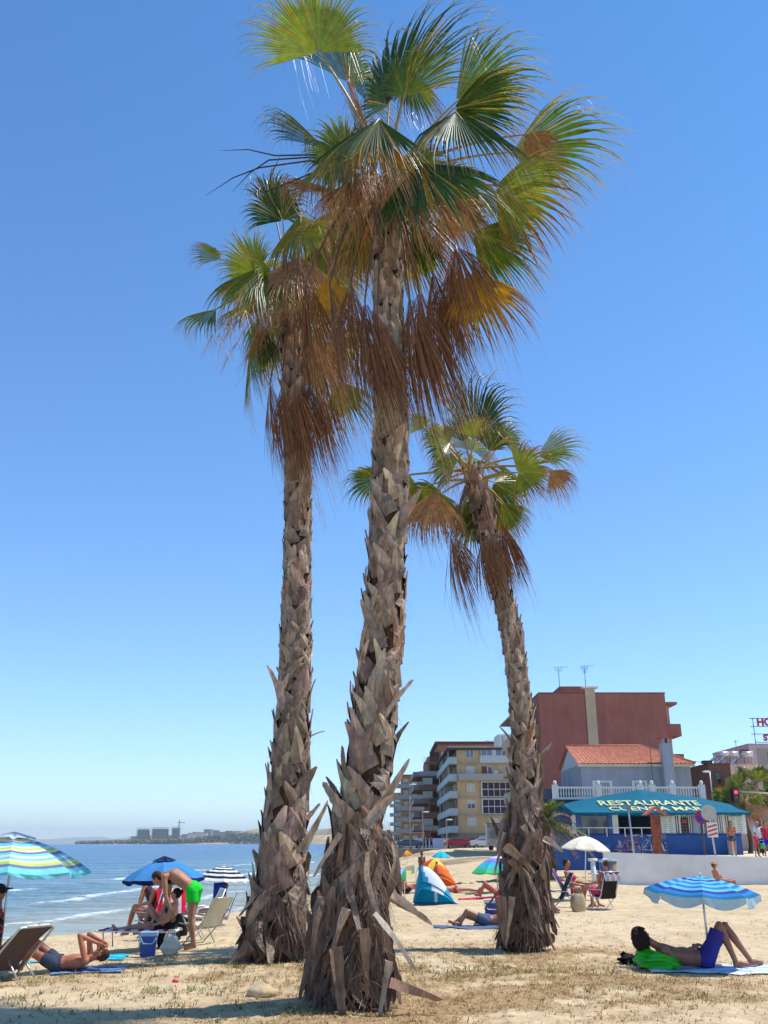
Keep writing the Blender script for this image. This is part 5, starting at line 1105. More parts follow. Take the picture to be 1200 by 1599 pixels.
def person(label, loc, rz, j, skin=SK, clothes=(), hair=None, vox=.013, fat=1.0, fem=False, sc_=1.0, cat='person', hat=None, hands=True):
    root = thing('person', label, cat, loc, rz); root.scale = (sc_, sc_, sc_)
    j = dict(j); j.setdefault('front', V3((1, 0, 0))); b = MB(); M, fc, up, sd_ = body_build(j, b, fat, fem)
    V, F = remesh(b, vox); q = MB(); hd = j['hed']
    def cf(f):
        p = (V[f[0]] + V[f[2]]) * .5 - hd; y = p.dot(fc); z = p.dot(up); x = p.dot(sd_)
        if y > .05 and abs(z + .058) < .009 and abs(x) < .026: return mixc(skin, srgb(130, 50, 46), .6)
        if y > .05 and abs(z - .006) < .012 and .018 < abs(x) < .048: return mixc(skin, srgb(30, 22, 20), .75)
        return skin
    q.add(V, F, [cf(f) for f in F], True)
    if hands:
        for s, k in (('L', 1), ('R', -1)):
            d = (j['wr' + s] - j['el' + s]); d = j.get('hand' + s, d); hand(q, j['wr' + s], d, j.get('palm' + s, V3((0, -k, 0.15))), k, skin, j.get('curl', .5))
    q.build('body', M_SKIN, root)
    lat = (j['shL'] - j['shR']).normalized(); pe, ch, nk = j['pel'], j['che'], j['nek']; d = (ch - pe).normalized(); f = fat
    for c in clothes:
        kind, col = c[0], c[1]; o = c[2] if len(c) > 2 else {}; b = MB(); m = M_CLOTH
        if kind in ('shorts', 'trousers', 'bikini_bottom', 'skirt'):
            up_ = .09 if kind != 'bikini_bottom' else .03
            b.tube([pe - d * .11, pe - d * .03, pe + d * up_], [(.10, .10), (.178 * f, .138 * f), (.155 * f, .125 * f)], col, 16, lat=tuple(lat))
            ln = o.get('len', {'shorts': .5, 'trousers': 1.0, 'bikini_bottom': .06, 'skirt': .4}[kind])
            for s in 'LR':
                hi, kn, an = j['hi' + s], j['kn' + s], j['an' + s]
                b.ball(hi, .10 * f, col)
                if ln > .1: b.tube([hi, hi.lerp(kn, .3), hi.lerp(kn, min(1, ln))], [.103 * f, .10 * f, o.get('hem', .088)], col, 14)
                if kind == 'trousers': b.ball(kn, .07, col); b.tube([kn, kn.lerp(an, .9)], [.07, .055], col, 12)
        elif kind in ('shirt', 'vest', 'swimsuit'):
            b.tube([pe - d * .06, pe, pe.lerp(ch, .45), ch - d * .05, ch + d * .06, nk - (nk - ch) * .22], [(.175 * f, .135 * f), (.175 * f, .135 * f), (.15 * f, .125 * f), (.168 * f, .135 * f), (.165, .12), (.09, .08)], col, 16, lat=tuple(lat))
            if kind == 'shirt':
                for s in 'LR':
                    sh, el = j['sh' + s], j['el' + s]; b.ball(sh, .072, col); b.tube([ch.lerp(nk, .5), sh], [.07, .066], col, 8); b.tube([sh, sh.lerp(el, o.get('sl', .7))], [.068, .062], col, 12)
                    if o.get('sl', 0) > .9: b.ball(el, .06, col); b.tube([el, el.lerp(j['wr' + s], .9)], [.056, .042], col, 10)
        elif kind == 'bikini_top':
            b.tube([ch - d * .035, ch + d * .03], [(.162 * f, .124 * f), (.166 * f, .124 * f)], col, 16, lat=tuple(lat))
            fr_ = lat.cross(d); fr_ = -fr_ if fr_.dot(j['front']) < 0 else fr_
            for s in (-1, 1): b.ball(ch + lat * (.075 * s) + fr_ * .093, .07, col)
        nm = {'bikini_top': 'bikini_top', 'bikini_bottom': 'bikini_bottom'}.get(kind, kind)
        colf = o.get('pat') or col
        solid(root, nm, m, b, max(.011, vox * .9), colf, 1)
    if hair:
        hc, kind = hair; b = MB(); hs = {'short': 1.0, 'long': 1.03, 'bun': 1.0, 'bushy': 1.35}[kind]
        b.ball(hd - fc * .016 + up * .014, (.082 * hs, .094 * hs, .106 * hs), hc, 14, 10, M)
        if kind == 'bun': b.ball(hd - fc * .10 + up * .05, .045, hc)
        if kind in ('long', 'bushy'): b.tube([hd - fc * .03 + up * .03, hd - fc * .085 - up * .06, hd - fc * .10 - up * (.22 if kind == 'long' else .12)], [.085 * hs, .08 * hs, .05 * hs], hc, 12)
        if kind == 'bushy':
            rr = random.Random(4)
            for _ in range(46):
                v = V3((rr.gauss(0, 1), rr.gauss(0, 1), rr.gauss(0, 1))).normalized()
                if v.dot(fc) < .35: b.ball(hd - fc * .03 + up * .01 + v * .10, .03, hc, 6, 5)
        V, F = remesh(b, .010, 1)
        # open the face: drop the cap in front of the hairline
        keep = [f_ for f_ in F if not ((V[f_[0]] - hd).dot(fc) > (.03 if kind == 'bushy' else .035) and (V[f_[0]] - hd).dot(up) < .055) and not ((V[f_[0]] - hd).dot(up) < -.02 and (V[f_[0]] - hd).dot(fc) > -.01 and kind in ('short', 'bun'))]
        V = [v + V3((mnoise.noise(v * 45), mnoise.noise(v * 45 + V3((5, 5, 5))), mnoise.noise(v * 45 + V3((9, 9, 9))))) * (.012 if kind == 'bushy' else .006) for v in V]
        q = MB(); q.add(V, keep, [jit(hc, .3, rnd) for _ in keep], True); q.build('hair', M_HAIR, root)
    if hat:
        kind, hc = hat; b = MB()
        b.ball(hd + up * .04, (.088, .10, .085), hc, 14, 8, M)
        if kind == 'cap': b.ball(hd + up * .045 + fc * .12, (.06, .07, .012), hc, 10, 6, M)
        else: b.ball(hd + up * .045, (.17, .19, .016), hc, 18, 6, M)
        q = MB(); q.v, q.f, q.c, q.sm = b.v, b.f, b.c, b.sm; q.build('sun_hat' if kind != 'cap' else 'cap', M_CLOTH, root)
    return root
def P(pel, che, nek, hed, sh, arms, legs, face, sw=.18, hw=.095, latv=None, **k):
    """pose from side-view points (x,z) with the lateral axis along y; arms/legs given (L,R) as lists of (x,z) or (x,z,dy)"""
    def v(p, y=0): return V3((p[0], y + (p[2] if len(p) > 2 else 0), p[1]))
    j = J(); j.update(pel=v(pel), che=v(che), nek=v(nek), hed=v(hed), face=V3((face[0], face[2] if len(face) > 2 else 0, face[1])))
    for s, sg in (('L', 1), ('R', -1)):
        i = 0 if s == 'L' else 1; a = arms[min(i, len(arms) - 1)]; l = legs[min(i, len(legs) - 1)]
        j['sh' + s] = v(sh, sg * sw); j['el' + s] = v(a[0], sg * (sw + .03)); j['wr' + s] = v(a[1], sg * (sw + .0))
        j['hi' + s] = v(pel, sg * hw) + V3((0, 0, -.01)); j['kn' + s] = v(l[0], sg * (hw + .01)); j['an' + s] = v(l[1], sg * hw); j['to' + s] = v(l[2], sg * (hw + .02))
    j.update({a: (V3(b) if isinstance(b, tuple) else b) for a, b in k.items()}); return j
def stand(arm=((.02, 1.12), (.06, .88)), arm2=None, step=.08):
    return P((0, .92), (0, 1.24), (0, 1.46), (.02, 1.62), (0, 1.41), [arm, arm2 or arm], [((step, .49), (step * .8, .08), (step * .8 + .15, .03)), ((-step * .5, .49), (-step * 1.4, .08), (-step * 1.4 + .15, .03))], (1, -.05))
def sit(seat=.40, lean=-.16, legz=.08, reach=.45, knee=.52):
    """sitting in a low chair facing +x"""
    return P((0, seat + .08), (lean * .55, seat + .38), (lean, seat + .60), (lean + .01, seat + .77), (lean * .95, seat + .54),
             [((lean + .08, seat + .32), (.26, seat + .26)), ((lean + .06, seat + .30), (.22, seat + .22))], [((reach, knee), (reach + .14, legz), (reach + .29, .03)), ((reach - .04, knee), (reach + .02, legz), (reach + .17, .03))], (1, -.1))
def supine(knee=.45, armup=False):
    """lying on the back, head at -x, feet towards +x"""
    arms = [((-.62, .12, .12), (-.36, .08, .10)), ((-.62, .12, -.12), (-.36, .08, -.10))] if not armup else [((-.95, .34, .06), (-.86, .20, -.08)), ((-1.0, .34, -.06), (-.88, .20, .06))]
    return P((0, .12), (-.33, .13), (-.55, .14), (-.72, .15), (-.50, .14), arms, [((.40, knee), (.55, .06), (.70, .08)), ((.42, max(.1, knee - .1)), (.66, .06), (.78, .10))], (.1, 1), front=(0, 0, 1))
def supine_flat():
    return P((0, .11), (-.33, .12), (-.55, .13), (-.72, .14), (-.50, .13), [((-.55, .10, .1), (-.28, .07, .08))], [((.44, .12), (.86, .07), (.92, .18)), ((.44, .12), (.86, .07), (.92, .18))], (.1, 1), front=(0, 0, 1))
def kneel():
    return P((0, .38), (.14, .66), (.24, .86), (.32, 1.0), (.22, .80), [((.34, .62), (.48, .44))], [((.30, .07), (-.12, .07), (-.25, .04))], (1, -.4))
def G(px, py): return gp(px, py)
# 1 man bending over
j = P((.02, .93), (-.30, 1.14), (-.50, 1.18), (-.645, 1.11), (-.46, 1.14),
      [((-.50, .86), (-.58, .60)), ((-.40, .84), (-.28, .56))], [((-.03, .50), (.02, .09), (-.14, .03)), ((.03, .49), (.10, .09), (-.06, .03))], (-.55, -.8), front=(-.4, 0, -1), curl=.9)
p = G(296, 1484); person('man in neon green swim shorts bending forward under the plain blue umbrella', (p.x, p.y, p.z), R_(-8), j, skin=srgb(172, 118, 84), clothes=[('shorts', srgb(40, 232, 60), dict(len=.42, hem=.098))], hair=(srgb(60, 44, 34), 'short'), vox=.011, fat=1.02, sc_=.97)
# 2 woman at the water's edge
j = P((.04, .88), (-.08, 1.16), (-.20, 1.34), (-.30, 1.46), (-.18, 1.30), [((-.26, 1.05), (-.34, .78)), ((-.24, 1.04), (-.30, .76))], [((.02, .48), (.08, .08), (-.07, .03)), ((.0, .48), (.02, .08), (-.13, .03))], (-.8, -.6), front=(-1, 0, 0))
p = gp(233, 1447); person('woman in a dark swimsuit and black cap stooping at the waterline', (p.x, p.y, p.z - .25), 0, j, skin=srgb(176, 116, 88), clothes=[('swimsuit', srgb(72, 52, 58)), ('bikini_bottom', srgb(40, 34, 40))], hat=('cap', srgb(22, 20, 24)), hair=(srgb(40, 28, 22), 'short'), fem=True, vox=.014)
# 3 woman on the lounger with one knee up (head right, feet left)
p = G(234, 1484); LC = Vector((p.x, p.y + .3, p.z))
j = P((0, .40), (.22, .62), (.30, .82), (.30, .98), (.28, .78), [((.16, .58), (-.06, .48)), ((.20, .52), (-.02, .44))], [((-.22, .74), (-.30, .40), (-.44, .42)), ((-.38, .40), (-.80, .33), (-.88, .43))], (-1, .1), front=(-1, 0, 0))
# hide nothing: she sits behind the cool box
person('sunbather with one leg stretched out on the low red lounger', (LC.x + .05, LC.y, LC.z), 0, j, skin=srgb(186, 132, 104), clothes=[('bikini_bottom', srgb(30, 30, 50)), ('bikini_top', srgb(50, 60, 120))], hair=(srgb(50, 30, 24), 'bun'), fem=True, vox=.012, sc_=.86)
# 4 woman in the chair with the towel, seen behind
p = G(212, 1472); person('person sitting in the chair with a red and white towel over it', (p.x - .05, p.y + 1.5, sandz(p.x, p.y + 1.5)), R_(150), sit(.34), skin=srgb(160, 100, 76), clothes=[('swimsuit', srgb(40, 36, 44))], hair=(srgb(58, 34, 26), 'bun'), fem=True, vox=.015)
# 5 man lying with arms behind his head, lower left
p = G(84, 1517)
j = P((-.10, .12), (.20, .14), (.40, .18), (.56, .24), (.36, .17), [((.30, .50, -.04), (.52, .42, -.10)), ((.24, .52, .02), (.50, .40, .10))], [((-.46, .40), (-.66, .06), (-.80, .06)), ((-.50, .30), (-.85, .06), (-.97, .08))], (-.35, 1), front=(0, 0, 1), handL=(1, -.6, -.7), handR=(1, .6, -.7))
o = person('man lying on his back with his hands behind his head, lower left', (p.x + .12, p.y, p.z), R_(4), j, skin=srgb(182, 112, 82), clothes=[('shorts', srgb(70, 80, 96), dict(len=.5))], hair=(srgb(70, 50, 40), 'short'), vox=.011, fat=1.0, sc_=.86)
# sunglasses
part(o, 'sunglasses', M_GLASS, lambda b: [b.ball(j['hed'] + j['face'].normalized() * .088 + V3((.02, s * .033, 0)), (.026, .028, .012), srgb(120, 60, 50), 10, 6, Euler((0, R_(-20), 0)).to_matrix()) for s in (-1, 1)] )
# 6 person at the left edge
def floral(c):
    n = mnoise.noise(c * 9); return srgb(150, 34, 36) if n > .05 else (srgb(190, 130, 90) if n > -.12 else srgb(60, 30, 44))
p = Vector((XP(-6, 13.3, 1), 13.3, 0)); p.z = sandz(p.x, p.y)
person('person in a red floral shirt and dark brimmed hat at the left edge', (p.x, p.y, p.z - .02), R_(200), sit(.28, -.05), skin=srgb(150, 100, 76), clothes=[('shirt', srgb(150, 30, 36), dict(pat=floral)), ('trousers', srgb(56, 60, 74))], hat=('brim', srgb(40, 44, 62)), vox=.014)
# 7 man under the striped umbrella, right
p = G(1095, 1514)
j = P((.10, .11), (-.24, .14), (-.52, .26), (-.70, .36), (-.46, .22), [((-.26, .12, -.08), (-.02, .22, -.02)), ((-.30, .12, .1), (-.06, .24, .14))], [((.43, .50), (.72, .07), (.88, .05)), ((.30, .52), (.47, .07), (.63, .05))], (.8, .45, .45), front=(0, 0, 1), palmL=(0, -.2, 1), palmR=(0, -.2, 1))
person('bushy haired man in purple shorts lying under the blue striped umbrella', (p.x - .03, p.y, p.z), R_(-3), j, skin=srgb(150, 98, 76), clothes=[('shorts', srgb(60, 58, 146), dict(len=.86, hem=.098))], hair=(srgb(44, 30, 28), 'bushy'), vox=.011, fat=1.02, sc_=1.03)
# 8 man in the blue striped chair
p = G(338, 1446); person('man sitting in the blue and white striped beach chair', (p.x + .05, p.y, p.z - .08), R_(188), sit(.22, -.1, knee=.42), skin=srgb(186, 122, 96), clothes=[('shorts', srgb(44, 60, 120))], hair=(srgb(120, 84, 66), 'short'), vox=.014, fat=1.12)
# 9/10 pair in chairs by the white umbrella
p9 = G(912, 1418); person('woman in a pink bikini bottom reclining in the purple chair', (p9.x - .1, p9.y + .5, sandz(p9.x, p9.y + .5)), R_(-20), sit(.32, -.2), skin=srgb(170, 108, 84), clothes=[('bikini_bottom', srgb(230, 60, 110)), ('bikini_top', srgb(230, 60, 110))], hair=(srgb(60, 40, 30), 'short'), fem=True, vox=.015)
p10 = G(942, 1420); person('person in a white cap sitting in the dark chair with its back to us', (p10.x, p10.y, p10.z), R_(120), sit(.34, -.2, reach=.5), skin=srgb(180, 116, 88), clothes=[('shorts', srgb(230, 70, 120))], hat=('cap', srgb(220, 220, 224)), hair=(srgb(90, 60, 44), 'short'), vox=.015)
# 11-14 promenade walkers
p = at(1147, 1338, 47); person('long haired young woman in denim shorts walking behind the white wall', (p.x, 47, TZ - .06), R_(-110), stand(((.10, 1.18), (.20, 1.30)), ((-.06, 1.14), (-.10, .92))), skin=srgb(176, 112, 82), clothes=[('bikini_top', srgb(190, 120, 80)), ('skirt', srgb(232, 232, 236), dict(len=.05)), ('shorts', srgb(70, 90, 120), dict(len=.3))], hair=(srgb(70, 34, 26), 'long'), fem=True, vox=.018, sc_=.96)
p = at(1188, 1330, 52); person('man in a white shirt and dark trousers at the far right', (p.x, 52, TZ - .06), R_(-95), stand(), skin=srgb(150, 100, 80), clothes=[('shirt', srgb(220, 224, 230), dict(sl=1)), ('trousers', srgb(28, 34, 54))], hair=(srgb(190, 186, 180), 'short'), vox=.02)
p = at(1184, 1338, 49); person('child in a pink dress carrying a green bucket', (p.x, 49, TZ - .06), R_(-60), stand(), skin=srgb(180, 120, 100), clothes=[('shirt', srgb(214, 60, 100)), ('skirt', srgb(214, 60, 100), dict(len=.6))], hair=(srgb(120, 70, 50), 'short'), vox=.018, sc_=.68)
p = at(1200, 1334, 50); person('person in a red top and bright blue shorts cut by the right edge', (p.x, 50, TZ - .06), R_(-90), stand(), skin=srgb(170, 110, 90), clothes=[('shirt', srgb(206, 50, 80)), ('shorts', srgb(30, 40, 200), dict(len=.8))], hair=(srgb(70, 40, 30), 'short'), vox=.018, sc_=.96)
o = thing('bucket', 'green toy bucket held by the child in pink', 'bucket', (XP(1191, 48.9, 1.3), 48.9, TZ + .33)); part(o, 'bucket', M_PLAST, lambda b: b.tube([(0, 0, 0), (0, 0, .26)], [.11, .14], srgb(40, 150, 70), 14)); part(o, 'handle', M_PLAST, lambda b: b.tube([(.13 * math.cos(a * .3142), 0, .26 + .14 * math.sin(a * .3142)) for a in range(11)], .008, WHT, 5))
p = at(973, 1335, 46); person('dark haired child standing by the parked bicycles', (p.x, 46.5, TZ - .06), R_(180), stand(), skin=srgb(160, 110, 90), clothes=[('shirt', srgb(150, 160, 200)), ('shorts', srgb(60, 70, 110))], hair=(srgb(34, 26, 26), 'short'), vox=.018, sc_=.5)
# lying people further off
p = G(752, 1446); person('person lying by the blue cool box, legs pointing left', (p.x + .10, p.y, p.z), R_(180), supine(.30), skin=srgb(166, 116, 92), clothes=[('shorts', srgb(90, 100, 124))], hair=(srgb(60, 40, 30), 'short'), vox=.014)
p = G(768, 1401); person('reclining sunbather on the crimson towel beside the right palm', (p.x + .2, p.y, p.z), R_(176), supine(.42), skin=srgb(186, 116, 92), clothes=[('bikini_bottom', srgb(190, 40, 70))], hair=(srgb(80, 44, 30), 'short'), fem=True, vox=.016)
p = G(720, 1394); person('sunbather lying flat just right of the blue and white tent', (p.x - .2, p.y, p.z), R_(0), supine_flat(), skin=srgb(190, 128, 104), clothes=[('bikini_bottom', srgb(190, 60, 80))], hair=(srgb(80, 44, 30), 'short'), vox=.018)
p = G(634, 1396); person('sunburnt person sitting on the sand left of the blue and white tent', (p.x, p.y, p.z - .08), R_(10), sit(.10, -.1, reach=.4, knee=.42), skin=srgb(186, 106, 82), clothes=[('shorts', srgb(40, 44, 70))], hair=(srgb(60, 40, 34), 'short'), vox=.016)
p = G(617, 1392); person('person lying partly behind the front trunk near the tilted umbrella', (p.x, p.y, p.z), R_(200), supine(.35), skin=srgb(180, 110, 86), clothes=[('shorts', srgb(160, 60, 60))], hair=(srgb(60, 40, 34), 'short'), vox=.018)
p = G(683, 1384); person('child in a yellow shirt stooping before the orange tent', (p.x, p.y, p.z), R_(200), stand(((.2, 1.1), (.3, .86))), skin=srgb(186, 126, 100), clothes=[('shirt', srgb(236, 200, 50)), ('shorts', srgb(216, 80, 50))], hair=(srgb(90, 60, 40), 'short'), vox=.018, sc_=.6)
p = G(662, 1384); person('dark haired swimmer standing behind the blue and white tent', (p.x, p.y + 2, p.z), R_(-60), stand(), skin=srgb(130, 80, 62), clothes=[('shorts', srgb(40, 60, 140))], hair=(srgb(30, 24, 24), 'short'), vox=.018, sc_=.86)
p = G(640, 1344); person('person sitting in the shade of the small orange umbrella', (p.x, p.y, p.z), R_(160), sit(.2), skin=srgb(140, 90, 74), clothes=[('shorts', srgb(120, 30, 50))], hair=(srgb(40, 30, 30), 'short'), vox=.03)
p = G(1132, 1393); person('sunbather in a straw hat showing above the blue striped umbrella', (p.x, p.y, p.z), R_(5), sit(.12, -.3, reach=.4, knee=.36), skin=srgb(180, 120, 92), clothes=[('shorts', srgb(40, 80, 90))], hat=('brim', srgb(206, 150, 96)), hair=(srgb(110, 60, 36), 'short'), vox=.016, sc_=.95)
p = G(866, 1440); person('sitter half hidden behind the right palm trunk', (p.x - .1, 24.6, sandz(p.x, 24.6)), R_(0), sit(.34, -.1), skin=srgb(176, 116, 90), clothes=[('shorts', srgb(40, 40, 50))], hair=(srgb(60, 40, 34), 'short'), vox=.018)
for k, (px_, lab, c) in enumerate(((663, 'leftmost dark clad walker on the far promenade', srgb(40, 44, 60)), (668, 'middle walker on the far promenade, grey top', srgb(90, 84, 84)), (674, 'rightmost walker on the far promenade, blue top', srgb(50, 70, 120)))):
    person(lab, (XP(px_, 145, 1.5), 145, .822), R_(60 * k), stand(), skin=srgb(140, 96, 80), clothes=[('shirt', c), ('trousers', srgb(34, 38, 50))], hair=(srgb(30, 24, 24), 'short'), vox=.04, hands=False)
# ------------------------------------------------------------------ umbrellas, tents, chairs, towels
def umbrella(label, foot, apex_z, px_apex, R, drop, cols, n=8, gores=False, tilt=(0, 0), valance=.10, pole=srgb(206, 208, 212), vent=None, Y_=None, pole_to=None, group='beach umbrellas', sag=.05, under=None, vcol=None, rot0=.2):
    """cols: ring colours from centre to rim, or one colour per gore"""
    fx, fy, fz = foot; o = thing('beach_umbrella', label, 'umbrella', foot, group=group); ax = px_apex - fx; h = apex_z - fz
    tx, ty = tilt; Mt = Euler((ty, tx, 0)).to_matrix(); top = Vector((ax, 0, h)); b = MB(); K = len(cols) * 2 if not gores else 10; SEG = 6
    def pt(a, i, t):
        # i-th gore, a in 0..1 across it, t radius fraction
        a0 = 2 * math.pi * i / n + rot0; a1 = 2 * math.pi * (i + 1) / n + rot0
        p0 = Vector((math.cos(a0), math.sin(a0), 0)); p1 = Vector((math.cos(a1), math.sin(a1), 0)); q = p0.lerp(p1, a) * (R * t)
        z = -drop * t ** 1.75 - sag * R * 0.5 * math.sin(math.pi * a) * t * (1 - .3 * t) - (.0 if t < 1 else 0)
        return top + Mt @ Vector((q.x * (1 - .06 * math.sin(math.pi * a) * t), q.y * (1 - .06 * math.sin(math.pi * a) * t), z))
    for i in range(n):
        vs = [pt(k / SEG, i, .02 + .98 * j / K) for j in range(K + 1) for k in range(SEG + 1)]
        fs = [(j * (SEG + 1) + k, (j + 1) * (SEG + 1) + k, (j + 1) * (SEG + 1) + k + 1, j * (SEG + 1) + k + 1) for j in range(K) for k in range(SEG)]
        cl = [cols[i % len(cols)] if gores else cols[min(len(cols) - 1, j // 2)] for j in range(K) for k in range(SEG)]; b.add(vs, fs, cl, False)
        if valance:
            vs = []; dn = Mt @ Vector((0, 0, -1)); ov = Mt @ Vector((math.cos(2 * math.pi * (i + .5) / n + rot0), math.sin(2 * math.pi * (i + .5) / n + rot0), 0))
            for k in range(SEG + 1): p = pt(k / SEG, i, 1.0); vs += [p, p + dn * (valance * (.65 + .5 * math.sin(math.pi * k / SEG))) + ov * .015 * math.sin(k * 2.1 + i)]
            b.add(vs, [(2 * k, 2 * k + 1, 2 * k + 3, 2 * k + 2) for k in range(SEG)], vcol or (cols[i % len(cols)] if gores else cols[-1]))
    cn = b.build('canopy', M_CLOTH, o)
    if vent is not None:
        def vf(b):
            for i in range(n):
                vs = [top + Mt @ Vector((0, 0, .07))]; 
                for k in range(5): a = 2 * math.pi * (i + k / 4) / n + rot0; vs.append(top + Mt @ Vector((math.cos(a) * R * .27, math.sin(a) * R * .27, -.012 - .03 * (k % 4 == 0) + .012)))
                b.add(vs, [(0, k + 1, k + 2) for k in range(4)], vent)
        part(cn, 'vent', M_CLOTH, vf)
    part(o, 'pole', M_METAL, lambda b: b.tube([(0, 0, -.1), (ax * .5, 0, h * .5), tuple(top - Mt @ Vector((0, 0, .02)))], .016, pole, 8))
    part(o, 'finial', M_PLAST, lambda b: b.tube([tuple(top + Mt @ Vector((0, 0, .0))), tuple(top + Mt @ Vector((0, 0, .04))), tuple(top + Mt @ Vector((0, 0, .06)))], [.016, .014, .006], WHT, 8))
    s_ = None
    for i in range(n):
        e = pt(0, i, .99) - Mt @ Vector((0, 0, .012)); m1 = pt(0, i, .5) - Mt @ Vector((0, 0, .015)); t0 = top - Mt @ Vector((0, 0, .03))
        part(o, 'rib', M_METAL, lambda b: b.tube([t0, m1, e], .006, srgb(150, 150, 150), 5))
    return o
BL = srgb(72, 138, 196); NAVY = srgb(24, 34, 84); CY = srgb(124, 212, 224); LIME = srgb(196, 218, 120); PY = srgb(236, 232, 170); LB = srgb(110, 176, 220); W2c = srgb(226, 230, 230); VI = srgb(116, 124, 168)
def umb(label, px, py_top, py_rim, wpx, Y_, cols, foot_px=None, **k):
    top = at(px, py_top, Y_); rim = at(px, py_rim, Y_); s = FPX / (Y_ * CP + (top.z - CAMZ) * SP); R = wpx / s / 2
    fx = XP(foot_px or px, Y_, 0); return umbrella(label, (fx, Y_, sandz(fx, Y_)), top.z, top.x, R, max(.08, top.z - rim.z), cols, **k)
umb('big turquoise and lime striped umbrella cut by the left edge', 22, 1307, 1357, 244, 13.4, [CY, W2c, CY, PY, PY, W2c, VI, CY, CY, W2c, LIME, PY, VI, CY, W2c, CY, PY, LIME, VI, CY, CY], foot_px=-4, vent=W2c, valance=.05, tilt=(.03, 0), sag=.1, n=8, rot0=.35)
umb('plain blue umbrella with a dark rim above the bending man', 257, 1343, 1372, 124, 17.2, [BL, BL, BL, srgb(60, 140, 214)], gores=True, foot_px=263, vent=NAVY, vcol=NAVY, valance=.07, pole=srgb(60, 70, 90), tilt=(-.04, 0))
umb('black and white striped umbrella over the man in the beach chair', 350, 1353, 1374, 84, 25.2, [W2c, srgb(30, 30, 34), W2c, srgb(30, 30, 34), W2c, srgb(30, 30, 34), W2c, srgb(30, 30, 34), W2c], foot_px=346, valance=.03, tilt=(.04, 0))
umb('white cream umbrella between the seated pair and the restaurant', 915, 1306, 1326, 80, 30, [srgb(236, 228, 206)] * 6, foot_px=914, valance=.03, tilt=(.08, 0))
S1, S2, S3 = srgb(40, 130, 200), srgb(110, 190, 226), srgb(50, 70, 150)
umb('blue striped umbrella with pale scalloped rim over the lying man', 1094, 1369, 1392, 172, 13.95, [S2, S1, S2, S3, S2, S1, S2, S1, S2, S3, S1, srgb(30, 110, 150)], foot_px=1110, valance=.12, vcol=srgb(176, 206, 216), tilt=(.03, .06), sag=.12, n=8, rot0=.5)
umb('pastel lilac and turquoise umbrella beside the right palm', 777, 1337, 1362, 84, 36, [srgb(236, 210, 222), srgb(220, 200, 226), srgb(140, 150, 220), srgb(120, 140, 216), srgb(60, 190, 214), srgb(70, 200, 200), srgb(80, 210, 130)], valance=.05)
umb('plain turquoise umbrella on the dune, farthest right of the distant ones', 689, 1329, 1338, 29, 82, [srgb(40, 200, 220)] * 4, gores=True, valance=.05, tilt=(.03, 0))
umb('rainbow umbrella of yellow, red and blue panels above the tents', 680, 1341, 1358, 48, 46, [srgb(240, 210, 60), srgb(220, 60, 70), srgb(60, 80, 190), srgb(60, 90, 190), srgb(230, 70, 50), srgb(240, 210, 60), srgb(240, 214, 90), srgb(226, 110, 110)], gores=True, valance=.08, tilt=(.12, 0))
umb('tiny orange umbrella, farthest left of the distant ones', 636, 1328, 1334, 15, 95, [srgb(240, 120, 50), srgb(240, 190, 60)], gores=True, valance=.1)
umb('umbrella of green, pale blue and yellow panels tipped on its side', 632, 1354, 1369, 34, 36, [srgb(230, 220, 70), srgb(170, 190, 226), srgb(60, 170, 110), srgb(240, 224, 90)], gores=True, valance=.03, tilt=(.7, 0))
umb('yellow green umbrella between the tilted one and the rainbow one', 650, 1349, 1359, 26, 52, [srgb(190, 204, 50), srgb(220, 226, 120), srgb(240, 240, 230)], gores=True, valance=.04, tilt=(-.4, 0))
umb('cream patterned umbrella half hidden by the front trunk', 606, 1354, 1374, 30, 34, [srgb(236, 232, 190), srgb(214, 206, 140)], gores=True, valance=.02, tilt=(.5, 0))
# pop-up tents
def tent(label, px, py, Y_off, w, h, panels, pole_c, name='beach_tent', mirror=1):
    p = gp(px, py); o = thing(name, label, 'tent', (p.x, p.y, p.z))
    # a leaning half dome: a high prow on the left, falling to the right
    def S(u, v):
        # u -1..1 across the picture, v 0..1 front to back
        x = u * w / 2; prof = h * (max(0, 1 - abs((u + .60) / (1.62 if u > -.60 else .42)) ** (1.9 if u > -.60 else 1.4)))
        y = (v - .5) * w * .9 * (1 - .25 * u * u); z = prof * math.sin(math.pi * min(1, .06 + .94 * v)) ** .55
        return Vector((mirror * x, y, z))
    N_ = 28; M_ = 14; vs = [S(-1 + 2 * i / N_, j / M_) for j in range(M_ + 1) for i in range(N_ + 1)]; fs = []; cl = []
    for j in range(M_):
        for i in range(N_): fs.append((j * (N_ + 1) + i, j * (N_ + 1) + i + 1, (j + 1) * (N_ + 1) + i + 1, (j + 1) * (N_ + 1) + i)); c = sum((vs[k] for k in fs[-1]), Vector()) / 4; cl.append(panels(mirror * c.x / w, c.z / h))
    sh = part(o, 'shell', M_CLOTH, lambda b: b.add(vs, fs, cl, True)); part(o, 'floor', M_CLOTH, lambda b: b.prism([(-w * .5, -w * .42), (w * .56, -w * .4), (w * .52, w * .3), (-w * .46, w * .3)], .004, .02, panels(.4, 0)))
    def pl(b):
        for f_ in (lambda t: (-.46 + .60 * t, 1 - t), lambda t: (-.14 + .44 * t, .12 + .0 * t)): pass
        b.tube([S(-.99 + 1.98 * k / 20, .06) + Vector((0, -.01, 0)) for k in range(21)], .012, pole_c, 5)
        b.tube([S(-.60 + .02 * math.sin(k), k / 12) + Vector((0, 0, .01)) for k in range(1, 12)], .010, pole_c, 5)
    part(o, 'hoop', M_PLAST, pl); return o
TB = srgb(20, 150, 184)
